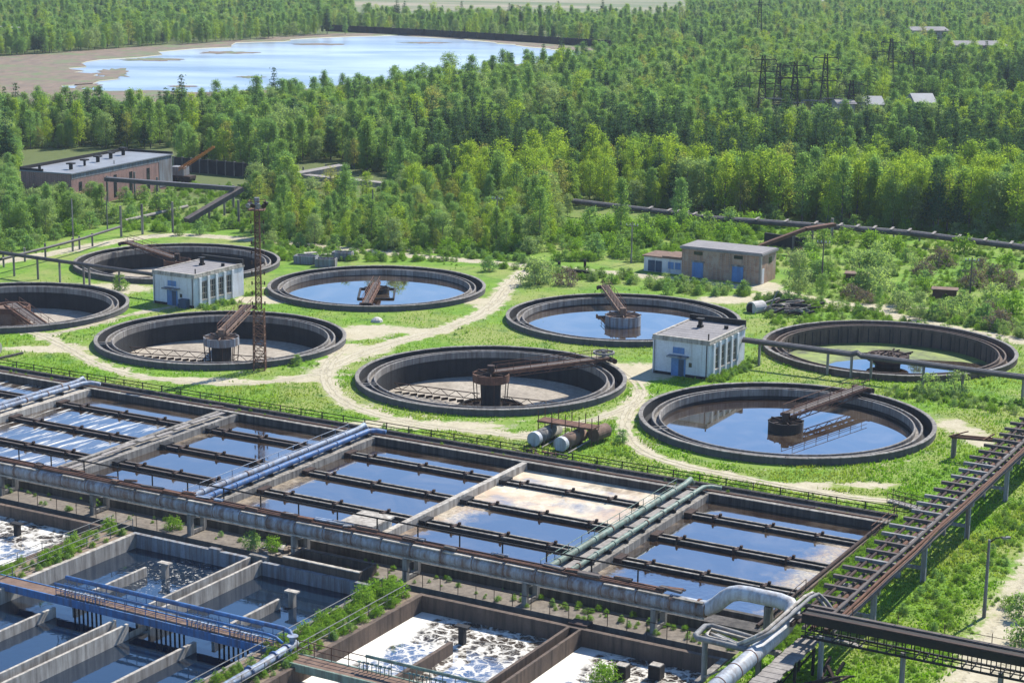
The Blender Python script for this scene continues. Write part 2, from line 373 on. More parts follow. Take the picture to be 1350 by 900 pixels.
# ------------------------------------------------------------------ dirt tracks
TRACKS = [
 ('back road past the brick building', 2.2, [(-30, 350), (60, 336), (130, 322), (190, 312), (240, 309), (330, 315), (400, 322), (500, 333), (600, 342), (700, 351), (790, 358), (870, 366), (960, 376), (1030, 385), (1080, 396), (1180, 416), (1270, 436), (1380, 455)]),
 ('cross track', 1.8, [(690, 358), (668, 378), (655, 398), (628, 418), (585, 434), (540, 446), (500, 457), (465, 470), (440, 482), (420, 490)]),
 ('track round the dry tank', 1.3, [(455, 455), (432, 478), (428, 505), (450, 530), (500, 548), (560, 560), (640, 570), (700, 577)]),
 ('track along the basins', 1.2, [(20, 432), (60, 444), (95, 462), (130, 482), (180, 496), (240, 503), (310, 508), (370, 502), (430, 490)]),
 ('track beside the black water tank', 1.2, [(785, 470), (838, 500), (848, 520), (828, 540), (822, 566), (838, 592), (890, 612), (960, 626), (1040, 642), (1110, 655), (1180, 661)]),
 ('spur to the vessels', .9, [(838, 530), (800, 548), (750, 560), (700, 574), (660, 572)]),
 ('track between the left tanks', 1.0, [(60, 442), (110, 432), (150, 420), (205, 408), (245, 402)]),
 ('lane right of the lamp', 4.4, [(1450, 690), (1412, 730), (1376, 785), (1350, 830), (1330, 865), (1312, 900), (1292, 940)]),
]
TRK = [(nm, wd, chaikin([tuple(at(*p)[:2]) for p in pts], 2)) for nm, wd, pts in TRACKS]
BARE = [(468, 440, 5, 4), (480, 462, 4, 3), (400, 500, 5, 1.5), (560, 437, 4, 2), (497, 434, 5, 3), (60, 385, 12, 5), (130, 380, 9, 4), (30, 400, 8, 3), (350, 395, 6, 3), (380, 380, 4, 2), (850, 490, 4, 5),
        (1285, 575, 1.6, 5), (1255, 560, 2, 3), (1080, 640, 4, 1), (1150, 640, 3, 1.2), (640, 398, 3, 3), (250, 500, 8, 1.2), (60, 460, 6, 2), (560, 560, 10, 2), (240, 325, 10, 2), (960, 395, 5, 3), (1020, 390, 4, 3),
        (1150, 405, 8, 3), (1010, 376, 3, 3), (560, 330, 8, 2)]
BAREW = [(*at(a, b)[:2], ru, rv) for a, b, ru, rv in BARE]
def seg_d(px, py, pts):
    P = np.array(pts); A = P[:-1]; B = P[1:]; d = B - A
    q = np.stack([px, py], -1)[:, None, :]
    t = np.clip(((q - A) * d).sum(-1) / (d * d).sum(-1), 0, 1)
    return np.sqrt((((A + t[..., None] * d) - q) ** 2).sum(-1)).min(1)
def bareness(x, y):
    x = np.asarray(x, float); y = np.asarray(y, float); b = np.zeros_like(x)
    for nm, wd, pts in TRK:
        b = np.maximum(b, np.clip(1.0 - (seg_d(x, y, pts) - wd * .3) / (wd * .9), 0, .9))
    for cx, cy, ru, rv in BAREW:
        b = np.maximum(b, np.clip(1.5 - 1.15 * np.sqrt(((x - cx) / ru) ** 2 + ((y - cy) / rv) ** 2), 0, .95))
    for k, (cx, cy) in TANKS.items():
        r = np.hypot(x - cx, y - cy); b = np.maximum(b, np.where(k in (5, 3, 8), .40, .22) * np.clip(1 - np.abs(r - 16.3) / 2.2, 0, 1))
    return b

# ------------------------------------------------------------------ ground: one sheet with holes for tanks, basins and lake
def ground_mat():
    m, n, b = new_mat('ground'); p = pos(n)
    at_ = N(n, 'ShaderNodeAttribute'); at_.attribute_name = 'bare'
    big = noise(n, p, .07, 5, .6); mid = noise(n, p, .5, 6, .7); fine = noise(n, p, 3.2, 5, .75)
    gr = mix(n, ramp(n, mid, [(.35, 0.), (.62, 1.)]), (.075, .17, .008), (.145, .26, .018))
    gr = mix(n, ramp(n, big, [(.44, 0.), (.60, .9)]), gr, (.22, .245, .065))
    gr = mix(n, ramp(n, noise(n, p, .35, 5, .7), [(.52, 0.), (.64, .7)]), gr, (.05, .12, .015))
    gr = mix(n, mth(n, 'MULTIPLY', ramp(n, fine, [(.3, 1.), (.55, 0.)]), .5), gr, (.04, .08, .012))
    dirt = mix(n, ramp(n, mid, [(.3, 0.), (.7, 1.)]), (.46, .41, .295), (.34, .30, .20))
    dirt = mix(n, mth(n, 'MULTIPLY', ramp(n, fine, [(.35, 1.), (.6, 0.)]), .45), dirt, (.22, .19, .11))
    k = mth(n, 'ADD', at_.outputs['Fac'], mth(n, 'MULTIPLY', mth(n, 'SUBTRACT', noise(n, p, .7, 9, .78), .5), 2.2))
    c = mix(n, ramp(n, k, [(.40, 0.), (.62, 1.)]), gr, dirt)
    # the forest floor and far fields
    y = sepx(n, p)[1]
    c = mix(n, ramp(n, mth(n, 'MULTIPLY', mth(n, 'SUBTRACT', y, 300.), .02, clamp=True), [(0., 0.), (1., 1.)]), c, mix(n, mid, (.05, .075, .02), (.11, .13, .04)))
    c = mix(n, mth(n, 'MULTIPLY', mth(n, 'SUBTRACT', y, 960.), .012, clamp=True), c, mix(n, ramp(n, noise(n, mapping(n, p, (.3, 1., 1.)), .02, 6, .7), [(.38, 0.), (.6, 1.)]), (.25, .215, .15), (.10, .13, .06)))
    n.links.new(c, b.inputs['Base Color']); b.inputs['Roughness'].default_value = .95; b.inputs['Specular IOR Level'].default_value = .2
    bump(n, b, mth(n, 'ADD', fine, mid), .5, .15); MATS['ground'] = m
ground_mat()
def make_ground():
    vs = []; es = []
    def ring(pts):
        k = len(vs); vs.extend(Vector(p) for p in pts); es.extend((k + i, k + (i + 1) % len(pts)) for i in range(len(pts)))
    for cx, cy in TANKS.values(): ring([(cx + 14.85 * math.cos(2 * math.pi * i / 72), cy + 14.85 * math.sin(2 * math.pi * i / 72)) for i in range(72)])
    plant = [tuple(W(u, v)[:2]) for u, v in ((PU0, PV0), (PU1, PV0), (PU1, PV1), (PU0, PV1))]
    ring(plant); ring(LAKE)
    ring([(-2600, 20), (2600, 20), (2600, 4200), (-2600, 4200)])
    for yy in np.arange(100, 330, 1.6):
        hw = yy * .30 + 12
        for xx in np.arange(-hw, hw, 1.6):
            x, y = xx + random.uniform(-.4, .4), yy + random.uniform(-.4, .4)
            if any(abs(math.hypot(x - cx, y - cy) - 14.85) < .5 for cx, cy in TANKS.values()): continue
            vs.append(Vector((x, y)))
    for yy in np.arange(340, 1600, 40):
        for xx in np.arange(-yy * .4, yy * .4, 40): vs.append(Vector((xx, yy)))
    v2, e2, f2 = delaunay_2d_cdt(vs, es, [], 0, 1e-4)[:3]
    keep = []
    for f in f2:
        cx = sum(v2[i][0] for i in f) / len(f); cy = sum(v2[i][1] for i in f) / len(f)
        if any(math.hypot(cx - a, cy - b_) < 14.84 for a, b_ in TANKS.values()): continue
        u, v = toUV((cx, cy))
        if PU0 < u < PU1 and PV0 < v < PV1: continue
        if cy > 400 and in_poly(cx, cy, LAKE): continue
        keep.append(tuple(f))
    me = bpy.data.meshes.new('ground'); me.from_pydata([(p[0], p[1], 0) for p in v2], [], keep)
    x = np.array([p[0] for p in v2]); y = np.array([p[1] for p in v2])
    b = bareness(x, y); b[y > 335] = 0
    a = me.attributes.new('bare', 'FLOAT', 'POINT'); a.data.foreach_set('value', b.astype(np.float32))
    me.materials.append(MATS['ground']); o = bpy.data.objects.new('ground', me); C.objects.link(o); structure(o)
make_ground()
# track sheets, worn through to grass at their edges
def track_mat():
    m, n, b = new_mat('track'); p = pos(n); a = N(n, 'ShaderNodeAttribute'); a.attribute_name = 'edge'
    mid = noise(n, p, .5, 6, .7); fine = noise(n, p, 3.2, 5, .75)
    dirt = mix(n, ramp(n, mid, [(.3, 0.), (.7, 1.)]), (.47, .42, .30), (.36, .315, .215))
    dirt = mix(n, mth(n, 'MULTIPLY', ramp(n, fine, [(.35, 1.), (.6, 0.)]), .4), dirt, (.26, .22, .14))
    n.links.new(dirt, b.inputs['Base Color']); b.inputs['Roughness'].default_value = .95
    k = mth(n, 'ADD', a.outputs['Fac'], mth(n, 'MULTIPLY', mth(n, 'SUBTRACT', noise(n, p, .55, 10, .82), .5), 3.0))
    n.links.new(ramp(n, k, [(.50, 0.), (.85, .92)]), b.inputs['Alpha']); MATS['track'] = m
track_mat()
for nm, wd, pts in TRK:
    P = np.array(pts); T = np.gradient(P, axis=0); T /= np.linalg.norm(T, axis=1)[:, None]; Nn = np.stack([-T[:, 1], T[:, 0]], 1)
    vs = []; fs = []; ed = []
    offs = [(-1.0, 0.), (-.62, 1.), (-.3, .85), (0, .35), (.3, .85), (.62, 1.), (1.0, 0.)]
    for i in range(len(P)):
        for k, (o_, e_) in enumerate(offs):
            q = P[i] + Nn[i] * o_ * wd * .62; vs.append((q[0], q[1], .012 + .004 * TRK.index((nm, wd, pts)))); ed.append(e_ if nm.startswith('lane') is False else min(1, e_ * 1.4 + .1 * (e_ > 0)))
    for i in range(len(P) - 1):
        for k in range(6): a0 = i * 7 + k; fs.append((a0, a0 + 1, a0 + 8, a0 + 7))
    me = bpy.data.meshes.new('dirt_track'); me.from_pydata(vs, [], fs); at_ = me.attributes.new('edge', 'FLOAT', 'POINT'); at_.data.foreach_set('value', np.array(ed, np.float32))
    me.materials.append(MATS['track']); o = bpy.data.objects.new('dirt_track', me); C.objects.link(o); structure(o)
# lake and its marsh
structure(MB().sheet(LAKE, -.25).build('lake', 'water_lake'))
def marsh_mat():
    m, n, b = new_mat('marsh'); p = pos(n)
    f = noise(n, p, .06, 7, .7); g = noise(n, mapping(n, p, (1, .35, 1)), .25, 6, .7)
    c = mix(n, ramp(n, g, [(.3, 0.), (.7, 1.)]), (.19, .13, .085), (.09, .066, .045)); c = mix(n, ramp(n, f, [(.50, 0.), (.62, 1.)]), c, (.09, .13, .04))
    n.links.new(c, b.inputs['Base Color']); b.inputs['Roughness'].default_value = .95; bump(n, b, g, .6, .5); MATS['marsh'] = m
marsh_mat()
MARSH = chaikin([tuple(at(*p)[:2]) for p in ((-60, 80), (60, 70), (250, 58), (430, 43), (600, 46), (800, 66), (830, 72), (770, 82), (640, 106), (470, 128), (300, 138), (160, 150), (60, 166), (-80, 180))], 2, True)
def with_hole(outer, hole, z, name, mat):
    vs = [Vector(p) for p in outer] + [Vector(p) for p in hole]; a, b = len(outer), len(hole)
    es = [(i, (i + 1) % a) for i in range(a)] + [(a + i, a + (i + 1) % b) for i in range(b)]
    v2, _, f2 = delaunay_2d_cdt(vs, es, [], 0, 1e-4)[:3]; M = MB()
    fs = []
    for f in f2:
        cx = sum(v2[i][0] for i in f) / 3; cy = sum(v2[i][1] for i in f) / 3
        if in_poly(cx, cy, outer) and not in_poly(cx, cy, hole): fs.append(tuple(f))
    M.add([(p[0], p[1], z) for p in v2], fs); return structure(M.build(name, mat))
with_hole(MARSH, LAKE, .06, 'marsh', 'marsh')
for px, py, rx, ry in ((150, 96, 26, 7), (330, 101, 22, 1.5), (200, 78, 40, 2.5), (300, 69, 40, 2), (115, 112, 20, 4), (420, 58, 45, 1.2), (240, 113, 20, 1.6), (560, 56, 40, 1.)):
    q = []
    for i in range(26):
        a = 2 * math.pi * i / 26; k = random.uniform(.55, 1.15); q.append(tuple(at(px + rx * k * math.cos(a), py + ry * k * math.sin(a))[:2]))
    structure(MB().sheet(q, -.18).build('marsh', 'marsh'))

# ------------------------------------------------------------------ round settling tanks
def scraper_bridge(parent, c, ang, L, z0, z1, wd, mat, platform=False, r0=0.):
    """walkway truss from the tank centre to the rim, two girders, cross bars, posts and rails"""
    d = Vector((math.cos(ang), math.sin(ang), 0)); s = Vector((-d.y, d.x, 0)); c = Vector((c[0], c[1], 0))
    def q(r, off, dz=0): return c + d * r + s * off + Vector((0, 0, z0 + (z1 - z0) * (r - r0) / (L - r0) + dz))
    g = MB(); n = int((L - r0) / 1.1)
    for o_ in (-wd / 2, wd / 2):
        g.beam(q(r0, o_), q(L, o_), .16, .30)
        g.beam(q(r0, o_, -.55), q(L * .9, o_, -.55), .08, .08)
        for i in range(n):
            ra, rb = r0 + (L - r0) * .9 * i / n, r0 + (L - r0) * .9 * (i + 1) / n
            g.beam(q(ra, o_, -.55 if i % 2 else 0), q(rb, o_, 0 if i % 2 else -.55), .06)
    for i in range(n + 1):
        r = r0 + (L - r0) * i / n; g.beam(q(r, -wd / 2), q(r, wd / 2), .10)
    b = g.build('scraper_bridge', mat, parent)
    k = MB()
    k.add([q(r0, -wd * .33, .17), q(r0, wd * .33, .17), q(L, wd * .33, .17), q(L, -wd * .33, .17)], [(0, 1, 2, 3)])
    k.build('deck', 'timber' if mat != 'rust_pale' else 'rust_dark', b)
    h = MB()
    for o_ in (-wd / 2, wd / 2):
        h.tube([q(r0 + .4, o_, 1.0), q(L, o_, 1.0)], .035, 5); h.tube([q(r0 + .4, o_, .55), q(L, o_, .55)], .025, 5)
        for i in range(0, n + 1, 2):
            r = r0 + .4 + (L - r0 - .4) * i / n; h.tube([q(r, o_, .1), q(r, o_, 1.0)], .03, 5)
    h.build('handrail', 'rust', b)
    e = MB(); e.beam(q(L - .2, -wd * .9, -.1), q(L - .2, wd * .9, -.1), .5, .45)
    e.tube([q(L + .1, -wd * .9, -.25), q(L + .1, -wd * .9 + .2, -.25)], .3, 12); e.tube([q(L + .1, wd * .9, -.25), q(L + .1, wd * .9 + .2, -.25)], .3, 12)
    e.build('end_carriage', 'rust_dark', b)
    if platform:
        p_ = MB(); pc = q(L - .7, wd * .2)
        p_.lathe((pc.x, pc.y), [(1.25, pc.z + .75), (1.25, pc.z + .55), (1.05, pc.z + .55), (1.05, pc.z + .75)], 28, True)
        for i in range(6):
            t = i * math.pi / 3; p_.beam(pc + Vector((math.cos(t) * 1.1, math.sin(t) * 1.1, .62)), pc + Vector((0, 0, .62)), .07)
        p_.tube([pc + Vector((0, 0, .1)), pc + Vector((0, 0, .8))], .25, 10)
        p_.build('ring_platform', 'rail_grey', b)
def drum(parent, c, r, z0, z1, col, mat, leg_z=None):
    m = MB(); m.lathe(c, [(r, z0), (r, z1), (r - .12, z1), (r - .12, z0)], 40, True); dr = m.build('centre_drum', mat, parent, True)
    for p_ in dr.data.polygons: p_.use_smooth = False
    m = MB(); m.lathe(c, [(0, z1 - .35), (r - .13, z1 - .35)], 40)
    for i in range(8):
        t = i * math.pi / 4; m.beam((c[0], c[1], z1 - .1), (c[0] + math.cos(t) * (r + .05), c[1] + math.sin(t) * (r + .05), z1 + .03), .09, .16)
    m.tube([(c[0], c[1], z1 - .3), (c[0], c[1], z1 + .9)], .42, 14); m.build('drive_head', 'rust_dark' if mat != 'concrete_blue' else 'rust_pale', dr)
    if leg_z is not None:
        m = MB(); m.tube([(c[0], c[1], leg_z), (c[0], c[1], z1 - .4)], col, 20); m.build('centre_column', 'concrete_dark', parent)
        for i in range(8):
            m = MB(); t = i * math.pi / 4 + .2; a = Vector((c[0] + math.cos(t) * r * .97, c[1] + math.sin(t) * r * .97, z0 + .03))
            m.beam(a, (a.x * .9 + c[0] * .1, a.y * .9 + c[1] * .1, leg_z + .2), .10); m.build('drum_strut', 'rust_dark', dr)
def rake(parent, c, ang, L, z):
    d = Vector((math.cos(ang), math.sin(ang), 0)); c = Vector((c[0], c[1], 0)); m = MB(); n = 11
    for zz in (z, z + .7): m.beam(c + d * 1.4 + Vector((0, 0, zz)), c + d * L + Vector((0, 0, zz)), .09)
    for i in range(n):
        ra, rb = 1.4 + (L - 1.4) * i / n, 1.4 + (L - 1.4) * (i + 1) / n
        m.beam(c + d * ra + Vector((0, 0, z + (.7 if i % 2 else 0))), c + d * rb + Vector((0, 0, z + (0 if i % 2 else .7))), .06)
        s = Vector((-d.y, d.x, 0)); k = c + d * ra; m.beam(k + Vector((0, 0, z - .3)), k + d * .5 + s * .7 + Vector((0, 0, z - .3)), .04, .3)
    m.build('floor_rake', 'rust_dark', parent)
TANK_DEF = {
 1: dict(lab='dry settling tank with rusty sagging bridge, behind the left whitewashed pump house', br=(137, 12.6, .9, 1.9), floor='tank_floor', wall='concrete_dark', pier='rust', water=None, rakes=(20, 200, 250)),
 2: dict(lab='dry settling tank cut by the left edge, its rusty truss collapsed onto the floor', br=(-51, 12.2, .6, -1.1), floor='tank_floor', wall='concrete_dark', pier='stub', water=None, rakes=(-75,)),
 3: dict(lab='dry settling tank with grey drum on struts, right behind the rusty lattice mast', br=(85, 14.4, 1.0, 1.5), floor='tank_floor', wall='concrete_dark', pier='grey', water=None, rakes=(165, 345)),
 4: dict(lab='settling tank of pale blue water whose bridge points at the viewer', br=(-92, 13.9, 1.0, .8), floor='concrete_dark', wall='concrete_dark', pier='frame', water=-.35),
 5: dict(lab='dry settling tank in the middle with rusty mushroom pier and long low bridge', br=(28.5, 15.4, 1.0, 1.15), floor='tank_floor', wall='concrete_dark', pier='mushroom', water=None, rakes=(155, 338)),
 6: dict(lab='water filled settling tank with blue grey drum, behind the right pump house', br=(97, 14.5, 1.2, 1.8), floor='concrete_dark', wall='concrete_dark', pier='bluedrum', water=-.42),
 7: dict(lab='abandoned settling tank with brown walls and green algae, crossed by an overhead pipe', br=None, floor='tank_floor', wall='concrete_brown', pier='ruin', water=-1.7),
 8: dict(lab='settling tank of dark mirror water nearest the long pipe trestle', br=(49, 15.2, .9, 1.1), floor='concrete_dark', wall='concrete_dark', pier='darkdrum', water=-.6),
}
def algae_mat():
    m, n, b = new_mat('algae'); p = pos(n); f = noise(n, p, .28, 8, .72)
    n.links.new(mix(n, ramp(n, f, [(.35, 0.), (.65, 1.)]), (.025, .035, .014), (.19, .25, .03)), b.inputs['Base Color']); b.inputs['Roughness'].default_value = .8; MATS['algae'] = m
algae_mat()
for k, d in TANK_DEF.items():
    c = TANKS[k]; t = thing('settling_tank', (c[0], c[1], 0), d['lab'], 'settling tank', 'round settling tanks')
    dk = d['wall']; F = -2.5 if k != 7 else -2.0
    m = MB(); m.lathe(c, [(15.0, -1.2), (15.0, .64), (14.66, .64), (14.66, -.72)], 128)
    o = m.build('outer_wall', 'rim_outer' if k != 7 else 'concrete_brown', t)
    m = MB(); ns = 44
    for i in range(ns):
        a0, a1 = 2 * math.pi * i / ns + .0015, 2 * math.pi * (i + 1) / ns - random.choice((.0015, .0015, .004)); dz = random.uniform(-.012, .016); dr = random.uniform(-.015, .02); pr_ = [(15.05 + dr, .642), (15.05 + dr, .70 + dz), (15.0 + dr, .73 + dz), (14.64, .73 + dz), (14.60, .70 + dz), (14.60, .642)]
        vs = []; fs = []
        for j in range(4):
            aa = a0 + (a1 - a0) * j / 3
            vs += [(c[0] + q * math.cos(aa), c[1] + q * math.sin(aa), z) for q, z in pr_]
        for j in range(3):
            for q in range(6): fs.append((j * 6 + q, (j + 1) * 6 + q, (j + 1) * 6 + (q + 1) % 6, j * 6 + (q + 1) % 6))
        fs += [(5, 4, 3, 2, 1, 0), (18, 19, 20, 21, 22, 23)]; m.add(vs, fs)
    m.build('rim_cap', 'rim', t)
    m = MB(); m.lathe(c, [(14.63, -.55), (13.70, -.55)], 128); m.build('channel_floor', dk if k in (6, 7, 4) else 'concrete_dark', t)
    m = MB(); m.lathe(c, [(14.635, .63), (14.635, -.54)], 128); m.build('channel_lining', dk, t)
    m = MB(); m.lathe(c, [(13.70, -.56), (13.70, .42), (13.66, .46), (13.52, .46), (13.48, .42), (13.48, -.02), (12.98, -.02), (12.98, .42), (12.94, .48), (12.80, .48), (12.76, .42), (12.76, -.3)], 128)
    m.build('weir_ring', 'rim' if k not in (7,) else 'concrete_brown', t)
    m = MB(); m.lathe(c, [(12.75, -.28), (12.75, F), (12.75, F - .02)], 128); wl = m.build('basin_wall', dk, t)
    if k == 7:
        m = MB()
        for i in range(60):
            a = 2 * math.pi * i / 60; p0 = Vector((c[0] + 12.72 * math.cos(a), c[1] + 12.72 * math.sin(a), F)); p1 = p0 + Vector((0, 0, 2.1)); m.beam(p0, p1, .10, .06, (math.cos(a), math.sin(a), 0))
        m.build('panel_seam', 'concrete_dark', wl)
    m = MB(); m.lathe(c, [(12.75, F), (1.5, F - .55), (0, F - .55)], 96); m.build('basin_floor', d['floor'], t)
    # small channel outlet boxes seen at the left of each ring
    m = MB(org=(c[0], c[1], 0), ang=R(195)); m.box(12.9, 14.6, -.35, -.2, -.3, .5); m.box(12.9, 14.6, .55, .7, -.3, .5); m.build('outlet_box', 'rim', t)
    pr = d['pier']
    if pr == 'mushroom': drum(t, c, 2.05, .05, .95, 1.1, 'rust', F - .5)
    elif pr == 'rust': drum(t, c, 2.0, -.2, .8, 1.1, 'rust', F - .5)
    elif pr == 'grey': drum(t, c, 2.15, -.35, .6, 1.2, 'concrete_blue', F - .5)
    elif pr == 'bluedrum': drum(t, c, 2.3, -1.3, .85, 1.0, 'concrete_blue')
    elif pr == 'darkdrum': drum(t, c, 1.8, -1.0, .35, 1.0, 'black_steel')
    elif pr == 'frame':
        drum(t, c, 1.7, -1.3, .3, 1.0, 'black_steel')
        m = MB(org=(c[0], c[1], 0), ang=R(2))
        for (x0, y0, x1, y1) in ((-2.4, -5., -2.4, 2.2), (2.4, -5., 2.4, 2.2), (-2.4, 2.2, 2.4, 2.2), (-2.4, -5., 2.4, -5.)): m.beam((x0, y0, -.28), (x1, y1, -.28), .25, .25)
        m.build('floating_frame', 'black_steel', t)
    elif pr == 'stub':
        m = MB(); m.tube([(c[0], c[1], F - .5), (c[0], c[1], .2)], 2.3, 28); m.build('centre_column', 'rust_pale', t)
        m = MB(); m.lathe(c, [(2.45, -.2), (2.45, .5), (2.2, .5), (2.2, -.2)], 28, True); m.build('centre_drum', 'rust', t)
    elif pr == 'ruin':
        m = MB(); m.tube([(c[0], c[1], F - .5), (c[0], c[1], -.5)], 1.5, 20); m.build('centre_column', 'concrete_dark', t)
        m = MB(); m.lathe(c, [(2.5, -1.0), (2.5, -.3), (2.2, -.3), (2.2, -1.0)], 28, True)
        for i in range(14):
            a = random.uniform(0, 6.3); p0 = Vector((c[0] + random.uniform(-1.6, 1.6), c[1] + random.uniform(-1.2, 1.2), -.35)); m.beam(p0, p0 + Vector((math.cos(a) * random.uniform(.8, 2.2), math.sin(a) * .8, random.uniform(-.2, .7))), .16)
        m.lathe(c, [(0, -.4), (2.4, -.4)], 28); m.build('centre_drum', 'rust_dark', t)
    if d['br']:
        a, L, z0, z1 = d['br']; scraper_bridge(t, c, R(a), L, z0, z1, {2: 1.9, 4: .9, 5: 1.1, 6: .9, 3: 1.15, 1: 1.2}.get(k, 1.3), 'rust' if k not in (6, 3) else 'rust_pale', k == 5)
    for a in d.get('rakes', ()): rake(t, c, R(a), 12.2, F + .25)
    if d['water'] is not None:
        if k != 7:
            m = MB(); m.lathe(c, [(0, d['water']), (12.752, d['water'])], 96); structure(m.build('tank_water', 'water_tank'))
        else:
            m = MB(org=(c[0], c[1], 0), ang=0); pts = [(12.6 * math.cos(a), 12.6 * math.sin(a)) for a in np.linspace(math.pi * 1.12, math.pi * 2.0, 30)]
            pts += [(11.6, 1.2), (9.4, 2.6), (5.5, 3.3), (1, 3.6), (-3, 3.1), (-6, 1.6), (-8.3, -1.2), (-10, -4.8)]; m.sheet(pts, -1.70); structure(m.build('tank_water', 'water_tank'))
            m = MB(); m.lathe(c, [(0, -1.75), (12.752, -1.75)], 96); tag(m.build('algae', 'algae'), kind='stuff')
    elif k == 5:
        m = MB(); m.lathe(c, [(1.1, F - .42), (3.4, F - .42)], 40); structure(m.build('tank_water', 'water_tank'))
        m = MB(); m.lathe(c, [(3.4, F - .5), (3.4, F - .22), (3.65, F - .22), (3.65, F - .45)], 40); m.build('sump_ring', 'concrete_dark', t)

# ------------------------------------------------------------------ the upper rectangular basins
def Bx(name, mat, parent, *boxes):
    m = MB(uv=True)
    for b_ in boxes: m.box(*b_)
    return m.build(name, mat, parent)
m = MB(uv=True); m.sheet([(PU0, PV0), (PU1 + .1, PV0), (PU1 + .1, PV1 + .1), (PU0, PV1 + .1)], -3.2); structure(m.build('basin_bed', 'concrete_dark'))
ub = thing('rectangular_basin_block', W(-100, 133, 0), 'long block of shallow rectangular water basins beyond the big conduit', 'basin')
WT = .5; WB = -3.0
Bx('far_wall', 'concrete_grimy', ub, (PU0, -45.2, 145.95, 146.35, WB, WT)); Bx('wall_coping', 'concrete', ub, (PU0, -45.2, 145.9, 146.38, WT + .003, WT + .07))
Bx('channel_wall', 'concrete_grimy', ub, (PU0, -45.2, 148.85, 149.25, WB, .42))
Bx('near_wall', 'concrete_grimy', ub, (PU0, -45.2, 117.75, 119.4, WB, .3), (PU0, -45.2, 120.2, 120.6, WB, .45))  # grime plus the shade under the conduit put into the dark colour
Bx('end_wall', 'concrete_brown', ub, (-45.95, -45.42, 117.7, 145.94, WB, .25))
gw = Bx('gravel_walk', 'gravel', None, (PU0, -45.42, 146.36, 148.84, WB, .12)); structure(gw)
DIVS = [(-135.6, -133.0), (-116.1, -113.4), (-99.3, -96.7), (-80.3, -79.75), (-64.0, -61.4)]
for i, (a, b_) in enumerate(DIVS):
    if b_ - a > 1: Bx('divider_wall', 'concrete' if i else 'concrete_pale', ub, (a, a + .5, 120.61, 145.94, WB, WT), (b_ - .5, b_, 120.61, 145.94, WB, WT), (a + .51, b_ - .51, 120.61, 145.94, WB, WT - .35 if i == 1 else WT - .03))
    else: Bx('divider_wall', 'concrete_pale', ub, (a, b_, 120.61, 145.94, WB, WT + .05))
edges = [-170.] + [x for d in DIVS for x in d] + [-45.96]
BAYS = [(edges[2 * i], edges[2 * i + 1]) for i in range(6)]
CROSS = [141.2, 134.3, 127.5]
for bi, (a, b_) in enumerate(BAYS):
    for ci, v in enumerate(CROSS):
        e = b_ - .03
        if bi == 4 and ci == 0: e = b_ - 2.2                       # the broken trough in the foam covered cell
        mt = ('concrete', 'tar', 'timber')[0] if bi >= 3 else 'concrete'
        tr = Bx('cross_trough', 'concrete_dark' if bi < 3 else 'concrete_dark', ub, (a + .03, e, v - .48, v - .24, -.75, .08), (a + .03, e, v + .24, v + .48, -.75, .08), (a + .03, e, v - .24, v + .24, -.75, -.3))
        m = MB(uv=True); m.box(a + .03, e, v - .5, v - .3, .085, .15); m.box(a + .03, e, v + .3, v + .5, .085, .15)
        m.build('trough_lip', 'concrete' if bi >= 3 else 'timber', tr)
        for j in range(3):
            u = a + (e - a) * (.18 + .31 * j) + random.uniform(-.4, .4)
            if u < -152: continue
            m = MB(uv=True); m.box(u - .22, u - .05, v - .54, v - .3, -.15, .30); m.box(u + .1, u + .30, v + .24, v + .5, -.1, .38); m.box(u - .12, u + .16, v - .46, v + .4, .155, .22); m.tube([(u - .14, v - .42, .3), (u - .14, v - .42, .42)], .08, 8); m.build('valve_post', 'rust_dark', tr)
        m = MB(uv=True); m.box(a + .04, a + .7, v - .7, v + .7, -.7, .3); m.build('trough_head', 'rust_dark' if bi % 2 else 'concrete_dark', tr)
WL = -.16
def wsheet(u0, u1, v0, v1, z, mat, org='mid', name='basin_water'):
    cu, cv = ((u0 + u1) / 2, (v0 + v1) / 2) if org == 'mid' else org
    me = bpy.data.meshes.new(name); me.from_pydata([(x - cu, y - cv, 0) for x, y in ((u0, v0), (u1, v0), (u1, v1), (u0, v1))], [], [(0, 1, 2, 3)])
    me.materials.append(MATS[mat]); o = bpy.data.objects.new(name, me); C.objects.link(o); o.location = W(cu, cv, z); o.rotation_euler = (0, 0, TH); return structure(o)
ROWS = [(120.61, 127.01), (127.99, 133.81), (134.79, 140.71), (141.69, 145.94)]
BAYMAT = [['water_streak'] * 4, ['water_streak', 'water_streak', 'water_streak', 'water_calm'], ['water_calm', 'water_calm', 'water_scum_left', 'water_calm'],
          ['water_scum_left', 'water_scum_left', 'water_calm', 'water_calm'], ['water_scum_left', 'water_cream_half', 'water_cream', 'water_cream'], ['water_scum_ripple', 'water_scum_right', 'water_scum_right', 'water_calm']]
for (a, b_), ms in zip(BAYS, BAYMAT):
    for (v0, v1), mt in zip(ROWS, ms): wsheet(a, b_, v0, v1, WL, mt)
# concrete hatch on the near wall
h = thing('concrete_hatch', W(-81.8, 122, .5), 'pale concrete chamber with flat lid beside the conduit handrail', 'concrete hatch')
Bx('chamber', 'concrete_pale', h, (-83.2, -80.3, 120.65, 123.6, -.6, 1.25)); Bx('lid', 'concrete_pale', h, (-83.35, -80.15, 120.5, 123.75, 1.252, 1.4))

